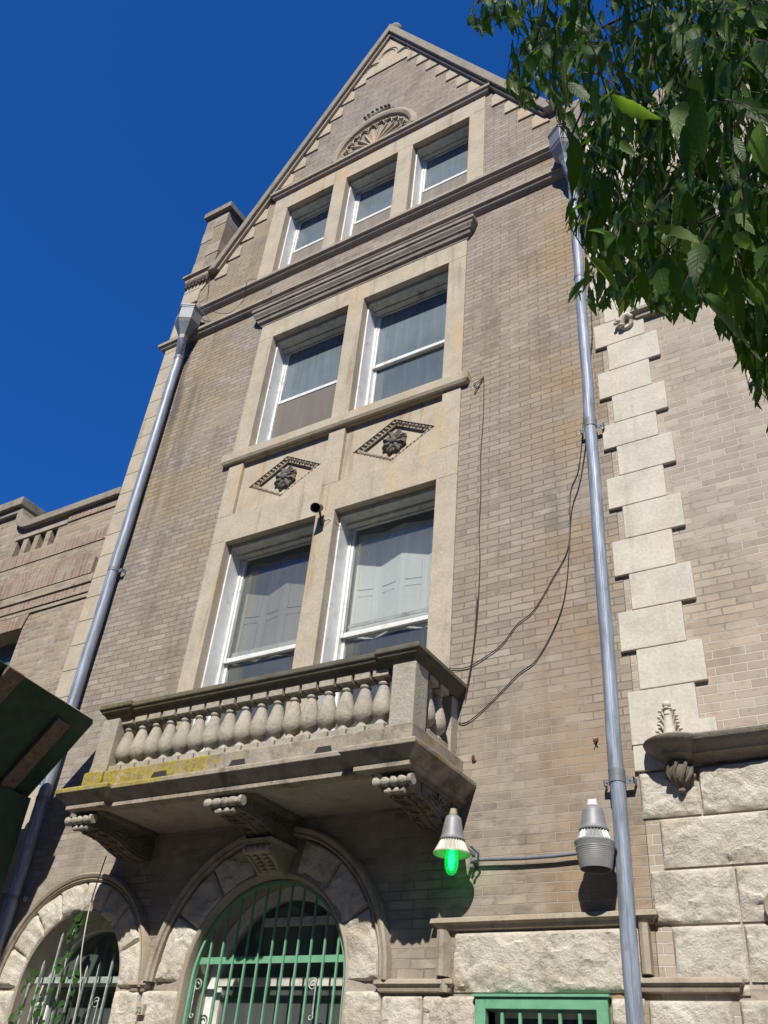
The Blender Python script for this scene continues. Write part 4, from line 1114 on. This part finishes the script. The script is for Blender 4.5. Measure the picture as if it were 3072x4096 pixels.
# ------------------------------------------------------------------ left neighbour
Nb = thing('crenellated_building', (-11.5,0,0), 'lower red and tan brick building with a crenellated parapet left of the gabled building', 'building')
xs0, xs1 = -15, -8.345
slots = [(-10.36+.24*i, -10.36+.24*i+.135) for i in range(4)]
m = MB()
pr = [(xs0,0),(xs1,0),(xs1,8.44),(-10.12,8.44),(-10.52,8.80),(xs0,8.80)]
m.slab([pr] + [rect(a,b,8.0,8.28) for a,b in slots] + [rect(-11.2,-9.50,5.2,6.68)], .03, .40)
obj('brick_wall', m, M['brick_old'], Nb)
m = MB(); m.box(xs0,xs1,.9,1.2,0,8.3); m.box(xs0,xs0+.3,.401,.9,0,8.3); obj('rear_wall', m, M['dark'], Nb)
m = MB(); m.box(-10.10,xs1+.01,-.05,.48,8.44,8.555); obj('parapet_coping', m, M['stone_grime_shade'], Nb, bevel=.01)
# curved ramp of the coping up to the merlon
m = MB(); lo = [(-10.10,8.555),(-10.16,8.556),(-10.26,8.585),(-10.34,8.65),(-10.40,8.74),(-10.42,8.83)]
loi = [(-10.52,8.83),(-10.52,8.76),(-10.50,8.63),(-10.42,8.53),(-10.30,8.46),(-10.18,8.44),(-10.10,8.44)]
m.slab([lo+loi], -.05, .48); obj('coping_ramp', m, M['stone_grime_shade'], Nb, bevel=.008)
m = MB(); m.box(xs0,-10.53,-.03,.45,8.801,8.90); m.box(xs0,-10.46,-.09,.52,8.90,9.04); obj('merlon_coping', m, M['stone_grime_shade'], Nb, bevel=.01)
m = MB(); m.box(-10.41,-9.33,.012,.035,8.282,8.35); obj('slot_lintel', m, M['stone_mould'], Nb)
m = MB(); m.slab([rect(-9.33,xs1,8.30,8.438)], .012, .035); m.box(xs0,xs1-.005,.018,.035,7.78,7.96); m.box(xs0,xs1-.005,.018,.035,7.46,7.62); obj('soldier_course', m, M['brick_soldier'], Nb)
m = MB(); m.box(xs0,xs1-.06,-.035,.035,7.215,7.46); m.box(xs0,xs1-.006,-.005,.035,6.955,7.085); obj('corbelled_course', m, M['brick_soldier'], Nb)
m = MB(); m.box(xs0,xs1-.006,-.025,.035,7.09,7.212); m.box(xs0,xs1-.006,.010,.035,6.89,6.95); obj('corbel_step', m, M['brick_old'], Nb)
m = MB(); m.slab([[(-11.2,6.682),(-9.50,6.682),(-9.44,6.88),(-11.2,6.88)]], .01, .035); obj('lintel', m, M['brick_soldier'], Nb)
m = MB(); m.box(-11.2,-9.55,.25,.30,5.2,6.0); m.box(-9.62,-9.505,.2,.3,5.2,6.67); w_ = obj('window', m, M['wood'], Nb)
m = MB(); m.box(-11.2,-9.62,.28,.285,6.0,6.68); obj('pane', m, M['glass'], w_)

# ------------------------------------------------------------------ sidewalk shed (green plywood), lower left
Sh = thing('sidewalk_shed', (-9,-1.5,0), 'dark green plywood sidewalk shed with timber battens jutting in at lower left', 'construction shed')
U = Vector((-.74,0,-.77)).normalized()          # down the leaning panel
A0 = Vector((-7.31,-.20,5.01)); A1 = Vector((-7.19,-1.36,5.03))
V_ = (A1-A0).normalized(); L1 = (A1-A0).length
Nrm = V_.cross(U).normalized()
if Nrm.x < 0: Nrm = -Nrm
def panel(org, u0, u1, v0, v1, t0, t1, mb=None, cham=0):
    mb = mb or MB()
    P_ = lambda u, v, t_: tuple(org + U*u + V_*v + Nrm*t_)
    q = [(u0+cham,v0),(u0,v0+cham),(u0,v1),(u1,v1),(u1,v0)] if cham else [(u0,v0),(u0,v1),(u1,v1),(u1,v0)]
    n = len(q)
    vs = [P_(u,v,t0) for u,v in q] + [P_(u,v,t1) for u,v in q]
    fs = [tuple(range(n)), tuple(range(n,2*n))[::-1]] + [(i,(i+1)%n,(i+1)%n+n,i+n) for i in range(n)]
    return mb.add(vs, fs)
obj('plywood_panel', panel(A0, 0, 1.08, 0, L1, -.012, .008, cham=.03), M['shed'], Sh)
obj('ply_edge', panel(A0, -.006, .0, .02, L1, -.012, .006), M['shed_rim'], Sh)
obj('batten', panel(A0, .16, 1.12, .24, .42, .009, .05), M['wood'], Sh, bevel=.004)
obj('batten', panel(A0, -.02, 1.12, L1-.10, L1+.10, .009, .05), M['wood'], Sh, bevel=.004)
obj('plywood_panel', panel(A0, .0, 1.08, L1+.005, L1+1.2, -.03, -.012), M['shed'], Sh)
obj('plywood_panel', panel(A0, -.06, 1.08, L1+1.21, L1+3.0, -.012, .008), M['shed'], Sh)
obj('batten', panel(A0, .1, 1.12, L1+.9, L1+1.1, .009, .05), M['wood'], Sh, bevel=.004)
m = MB()
for u_, v_t in ((.22,.30),(.55,.31),(.9,.33),(.1,L1-.02),(.5,L1+.02),(.9,L1-.03),(.35,L1+.04)):
    c2_ = A0 + U*u_ + V_*v_t + Nrm*.051; m.ball(tuple(c2_), .009, 8, 5)
for v_t in (.06,.12,.5,.62,.85): 
    c2_ = A0 + U*.06 + V_*v_t + Nrm*.009; m.ball(tuple(c2_), .006, 6, 4)
obj('nail_heads', m, M['rust'], Sh)
m = MB(); m.box(-9.6,-7.93,-5.2,-.24,3.95,4.24); m.box(-8.02,-7.90,-5.2,-.23,2.2,4.25)
obj('deck_fascia', m, M['shed'], Sh)
m = MB()
for yy in (-.35,-2.4,-4.8): m.box(-8.05,-7.93,yy-.06,yy+.06,0,4.0); m.box(-9.6,-9.48,yy-.06,yy+.06,0,4.0)
obj('post', m, M['shed'], Sh)

# ------------------------------------------------------------------ ground
m = MB(); m.box(-60,60,-60,40,-.5,-.15); tag(obj('road', m, M['asphalt']), kind='structure')
m = MB(); m.box(-40,40,-4.2,.0,-.149,0.0); tag(obj('pavement', m, M['concrete']), kind='structure')

Ac = thing('added_row_house', (-4,-24,0), 'unseen brown brick row house added across the street to block low sky light, mirrored in the window glass', 'building')  # added out of view, blocks low sky so the shade gets darker
m = MB(); m.slab([rect(-40,36,0,11.5)] + [rect(-39+4*i,-37.6+4*i,1.2+3.4*j,3.0+3.4*j) for i in range(18) for j in range(3)], -24.4, -24.0); obj('wall', m, M['brick_old'], Ac)
m = MB(); m.box(-40,36,-34,-24.41,0,11.3); obj('body', m, M['slate'], Ac)
m = MB(); m.box(-40.2,36.2,-24.6,-23.7,11.5,12.0); obj('cornice', m, M['stone_mould'], Ac)
tc = bpy.data.curves.new('house_number', 'FONT'); tc.body = '32'; tc.size = .062; tc.extrude = .004; tc.align_x = 'CENTER'
to = bpy.data.objects.new('tmp', tc); COL.objects.link(to); bpy.context.view_layer.update()
tme = bpy.data.meshes.new_from_object(to.evaluated_get(bpy.context.evaluated_depsgraph_get())); bpy.data.objects.remove(to)
tme.materials.append(M['iron']); tme.name = 'house_number'
no = bpy.data.objects.new('house_number', tme); COL.objects.link(no); no.rotation_euler = (PI/2, 0, 0); no.location = (-5.926, -.075, 2.375)
m = MB(); m.box(-5.926-.045, -5.926+.045, -.07, -.0, 2.375-.015, 2.375+.06); pl_ = obj('number_plate', m, M['stone'], B); 
no.parent = pl_; no.location = Vector((-5.926, -.075, 2.375)) - WLOC[pl_.name]
# ------------------------------------------------------------------ camera and projection
CAM = Vector((0,-6,1.6)); F = 3538.46
from mathutils import Euler
RM = Euler([math.radians(a) for a in (126.0766,-4.63705,30.84836)], 'XYZ').to_matrix()
cd = bpy.data.cameras.new('Camera'); co = bpy.data.objects.new('Camera', cd); COL.objects.link(co)
co.location = CAM; co.rotation_euler = RM.to_euler(); cd.sensor_fit = 'VERTICAL'; cd.sensor_height = 36; cd.sensor_width = 27
cd.lens = F/4096*36; cd.clip_start = .05; cd.clip_end = 500
S.camera = co

# ------------------------------------------------------------------ leaves
def leaf(mb, uvs, base, axis, up, L, W_, curl=.25, fold=.35, n=10, serr=True, rr=rnd):
    axis = axis.normalized(); side = axis.cross(up)
    if side.length < 1e-3: side = axis.cross(Vector((1,0,0)))
    side.normalize(); nrm = side.cross(axis).normalized()
    vs = []; fs = []; p = Vector(base); d = axis.copy()
    pts = [p.copy()]; dirs = [d.copy()]
    for i in range(n):
        d = (d + (nrm*-1.)*curl/n + Vector((0,0,-.25/n))).normalized()
        p = p + d*(L/n); pts.append(p.copy()); dirs.append(d.copy())
    wav = rr.uniform(0, 6)
    for i in range(n+1):
        t_ = i/n
        w = W_*.5*(math.sin(PI*min(1,t_**.85))**.85)*(1-.35*t_) if 0 < t_ < 1 else 0
        if serr and 0 < i < n: w *= 1.10 if i % 2 else .92
        nn = side.cross(dirs[i]).normalized()
        rip = .10*w*math.sin(t_*9+wav)
        vs += [pts[i]-side*w*math.cos(fold)+nn*(w*math.sin(fold)+rip), pts[i], pts[i]+side*w*math.cos(fold)+nn*(w*math.sin(fold)-rip)]
        uvs += [(-1,t_),(0,t_),(1,t_)]
    for i in range(n):
        a = i*3; fs += [(a,a+1,a+4,a+3),(a+1,a+2,a+5,a+4)]
    mb.add(vs, fs)

def proj(p):
    c = RM.transposed() @ (Vector(p)-CAM)
    if c.z > -.05: return (9999, -9999)
    k2 = 1659/3072
    return ((1536+F*c.x/-c.z)*k2, (2048-F*c.y/-c.z)*k2)
def unproj(x, y, s):
    k2 = 3072/1659
    d = RM @ Vector(((x*k2-1536)/F, -(y*k2-2048)/F, -1))
    return CAM + d*(6/d.y)*s if d.y > .05 else None
SIL = [(1012,-900),(1015,55),(1052,70),(1098,45),(1100,120),(1095,185),(1130,235),(1200,212),(1212,292),(1236,345),(1232,395),(1208,435),(1228,490),(1262,515),(1285,560),(1218,622),(1250,645),(1305,655),(1368,664),(1388,630),(1408,652),(1452,700),(1468,675),(1500,690),(1532,640),(1552,700),(1560,752),(1588,704),(1592,805),(1608,760),(1630,872),(1662,862),(2600,1500),(2600,-900)]
def inside(x, y, poly=SIL):
    c = False; n = len(poly); j = n-1
    for i in range(n):
        xi, yi = poly[i]; xj, yj = poly[j]
        if (yi > y) != (yj > y) and x < (xj-xi)*(y-yi)/(yj-yi)+xi: c = not c
        j = i
    return c
tr = thing('street_tree', (2.2,-4.4,0), 'leafy tree with long drooping toothed leaves overhanging from the upper right', 'tree')
m = MB(); m.tube([(2.2,-4.4,-.0),(2.15,-4.4,1.2),(2.2,-4.35,2.4),(2.05,-4.3,3.6),(1.7,-4.2,4.9),(1.5,-4.1,6.4)], [.22,.17,.15,.13,.10,.06], 14); obj('trunk', m, M['bark'], tr, smooth=60)
lm = [MB(), MB()]; lu = [[], []]; tw = MB()
def twig(P0, nl, size, hang):
    d = Vector((rnd.uniform(-1,.5), rnd.uniform(-.6,.8), rnd.uniform(-.9,.25)-hang)).normalized()
    p = Vector(P0); pts = [p.copy()]; sgn = 1
    kept = False; last = [p.copy()]
    for i in range(nl):
        if p.z + 1.03*p.y > 2.1: break
        d = (d + Vector((rnd.uniform(-.15,.15), rnd.uniform(-.15,.15), -.12))).normalized()
        p = p + d*size*.36
        x, y = proj(p)
        if -40 < x < 1700 and y < 2300 and not inside(x+8, y-14): break
        last.append(p.copy())
        sd_ = d.cross(Vector((0,0,1))); sd_ = sd_.normalized() if sd_.length > .01 else Vector((1,0,0))
        ax = (d*.55 + sd_*sgn*rnd.uniform(.35,.9) + Vector((0,0,-rnd.uniform(.3,1.5)))).normalized()
        L = size*rnd.uniform(.65,1.2)
        tip = p + ax*L*.95
        x2, y2 = proj(tip)
        xm, ym = proj(p+ax*L*.5)
        if x2 > 1665 or y2 < -5 or (inside(x2+6, y2-10) and inside(xm, ym)):
            up = Vector((rnd.uniform(-.6,.6), rnd.uniform(-.9,.3), rnd.uniform(.3,1)))
            k2 = 1 if rnd.random() < .15 else 0
            leaf(lm[k2], lu[k2], p + ax*.01, ax, up, L, L*rnd.uniform(.25,.34), rnd.uniform(-.1,.8), rnd.uniform(.05,.55), 10)
            kept = True
        sgn = -sgn
    if kept and len(last) > 1: tw.tube(last, [.0019*(1-.6*i/len(last)) for i in range(len(last))], 4, cap=False)
def edge_w(x, y): return 1
cnt = 0
for i in range(1600):       # visible part of the crown
    x, y = rnd.uniform(1010, 1800), rnd.uniform(-140, 860)
    if not inside(x, y): continue
    s = rnd.choice([rnd.uniform(.20,.36), rnd.uniform(.24,.38), rnd.uniform(.15,.3)])
    if y > 520: s = rnd.uniform(.26,.40)
    P0 = unproj(x, y, s)
    if P0 is None: continue
    twig(P0, rnd.randint(4,7), rnd.uniform(.075,.12), .7); cnt += 1
for i in range(9):         # a few leaves close to the lens side of the crown
    x, y = rnd.uniform(1170, 1640), rnd.uniform(-60, 330)
    P0 = unproj(x, y, rnd.uniform(.11,.14)); twig(P0, 3, .10, .6)
for i in range(1000):       # rest of the crown, above and to the right of the frame
    P0 = Vector((rnd.uniform(-.9,3.4), rnd.uniform(-6.4,-3.0), rnd.uniform(3.4,7.4)))
    if P0.z + P0.y*1.03 > 2.1: continue
    x, y = proj(P0)
    if -60 < x < 1690 and -60 < y < 2300: continue
    twig(P0, rnd.randint(6,10), rnd.uniform(.09,.12), .1)
sdv = Vector((.32,-1.,1.03)).normalized()
cen = Vector((-.45,-3.6,5.1)) + sdv*3.6
e1 = sdv.cross(Vector((0,0,1))).normalized(); e2 = e1.cross(sdv)
shade_lv = MB(); shade_uv = []
for i in range(15000):      # unseen leaf layer added overhead to shade the visible boughs
    a_, r_ = rnd.uniform(0, 2*PI), 2.9*math.sqrt(rnd.random())
    P0 = cen + e1*(r_*math.cos(a_)) + e2*(r_*math.sin(a_)) + sdv*rnd.uniform(-1.4,1.6)
    if P0.z + 1.03*P0.y > 2.1 or noise.noise(P0*1.1) < -.2: continue
    x, y = proj(P0)
    if -150 < x < 1750 and -150 < y < 2350: continue
    leaf(shade_lv, shade_uv, P0, Vector((rnd.uniform(-1,1), rnd.uniform(-1,1), rnd.uniform(-1,.2))), Vector((rnd.uniform(-.5,.5),rnd.uniform(-.5,.5),1)), rnd.uniform(.11,.16), rnd.uniform(.045,.06), .3, .2, 3, False)
def mesh_leaves(nm, mb, uv, mat):
    o = obj(nm, mb, mat, tr, uv=uv, recalc=False)
    for p in o.data.polygons: p.use_smooth = True
    return o
mesh_leaves('crown', lm[0], lu[0], M['leaf']); mesh_leaves('crown', shade_lv, shade_uv, M['leaf']); mesh_leaves('crown', lm[1], lu[1], M['leaf_lit'])  # second crown mesh is the unseen leaf layer added for shade
tag(obj('twigs', tw, M['bark'], tr, recalc=False), kind='stuff')
m = MB()
def limb(pts, r0):
    P_ = [Vector(p) for p in pts]; out = []
    for i in range(len(P_)-1):
        for k2 in range(4): out.append(P_[i].lerp(P_[i+1], k2/4) + Vector((rnd.uniform(-.015,.015),rnd.uniform(-.015,.015),rnd.uniform(-.015,.015))))
    out.append(P_[-1]); n = len(out)
    m.tube(out, [r0*(1-.85*i/n) for i in range(n)], 7)
tgt = [(1560,150,.30),(1500,60,.32),(1420,300,.33),(1600,420,.32),(1380,120,.28),(1520,520,.34),(1300,60,.30),(1620,650,.33)]
for x, y, s in tgt:
    T = unproj(x, y, s); st = Vector((1.75,-4.2,rnd.uniform(4.2,5.2)))
    mid_ = st.lerp(T, .5) + Vector((0,0,.25)); limb([st, mid_, T], .024)
obj('limbs', m, M['bark'], tr, smooth=60)

# vine on the small arch window
vn = thing('climbing_vine', (-7.2,-.05,1.0), 'green heart-leaved vine climbing the bars of the small arched window', 'vine')
lv = MB(); lvu = []; vs_ = MB()
stems = [[(-7.45,1.2),(-7.44,1.9),(-7.47,2.3),(-7.40,2.55),(-7.36,2.75)],[(-7.2,1.2),(-7.12,1.8),(-7.08,2.2),(-7.02,2.55),(-7.05,2.85),(-7.0,3.08),(-7.03,3.2)],[(-6.95,1.3),(-6.85,1.9),(-6.82,2.3),(-6.86,2.6),(-6.84,2.78)],[(-7.3,1.4),(-7.25,2.0),(-7.28,2.35),(-7.15,2.6)]]
for st in stems:
    P_ = [Vector((x, .03+.02*math.sin(z*7), z)) for x, z in st]; out = []
    for i in range(len(P_)-1):
        for k2 in range(6): out.append(P_[i].lerp(P_[i+1], k2/6) + Vector((rnd.uniform(-.012,.012), rnd.uniform(-.01,.01), 0)))
    vs_.tube(out, .004, 5)
    for q in out:
        if rnd.random() < (.6 if q.z < 2.45 else .7):
            for _ in range(1):
                sg = rnd.choice((-1,1)); L = rnd.uniform(.055,.095)
                ax = Vector((sg*rnd.uniform(.2,.9), -rnd.uniform(.1,.5), -rnd.uniform(.3,1))).normalized()
                b_ = q + Vector((sg*.03, -.03, 0))
                leaf(lv, lvu, b_, ax, Vector((rnd.uniform(-.3,.3),-1,rnd.uniform(.1,.7))), L, L*1.25, .2, .2, 8, False)
o = obj('foliage', lv, M['leaf_vine'], vn, uv=lvu, recalc=False)
for p in o.data.polygons: p.use_smooth = True
obj('stem', vs_, M['leaf_vine'], vn, recalc=False)

# ------------------------------------------------------------------ light
sd_ = Vector((.32,-1.,1.03)).normalized()
su = bpy.data.lights.new('Sun', 'SUN'); su.energy = 5.0; su.angle = math.radians(.53); su.color = (1,.945,.85)
so = bpy.data.objects.new('Sun', su); COL.objects.link(so); so.rotation_euler = sd_.to_track_quat('Z','Y').to_euler(); so.location = (5,-12,20)
W_ = bpy.data.worlds.new('World'); S.world = W_; W_.use_nodes = True
nt = W_.node_tree; bg = nt.nodes['Background']
sk = nt.nodes.new('ShaderNodeTexSky'); sk.sky_type = 'NISHITA'; sk.sun_disc = False
sk.sun_elevation = math.asin(sd_.z); sk.sun_rotation = math.atan2(sd_.x, sd_.y)
sk.air_density = 1.0; sk.dust_density = .1; sk.ozone_density = 4.; sk.altitude = 1500
gm = nt.nodes.new('ShaderNodeGamma'); gm.inputs[1].default_value = .75      # evens out a very clear, deep sky
tn = nt.nodes.new('ShaderNodeMix'); tn.data_type = 'RGBA'; tn.blend_type = 'MULTIPLY'; tn.inputs[0].default_value = 1; tn.inputs[7].default_value = (.145,.745,1.80,1)
cl = nt.nodes.new('ShaderNodeMix'); cl.data_type = 'RGBA'; cl.blend_type = 'DARKEN'; cl.inputs[0].default_value = 1; cl.inputs[7].default_value = (.42,1.12,4.1,1)
nt.links.new(sk.outputs[0], gm.inputs[0]); nt.links.new(gm.outputs[0], tn.inputs[6]); nt.links.new(tn.outputs[2], cl.inputs[6]); nt.links.new(cl.outputs[2], bg.inputs[0]); bg.inputs[1].default_value = .094
S.view_settings.view_transform = 'Standard'; S.view_settings.look = 'None'; S.view_settings.gamma = 1; S.view_settings.exposure = .28
S.cycles.max_bounces = 8; S.cycles.transparent_max_bounces = 12
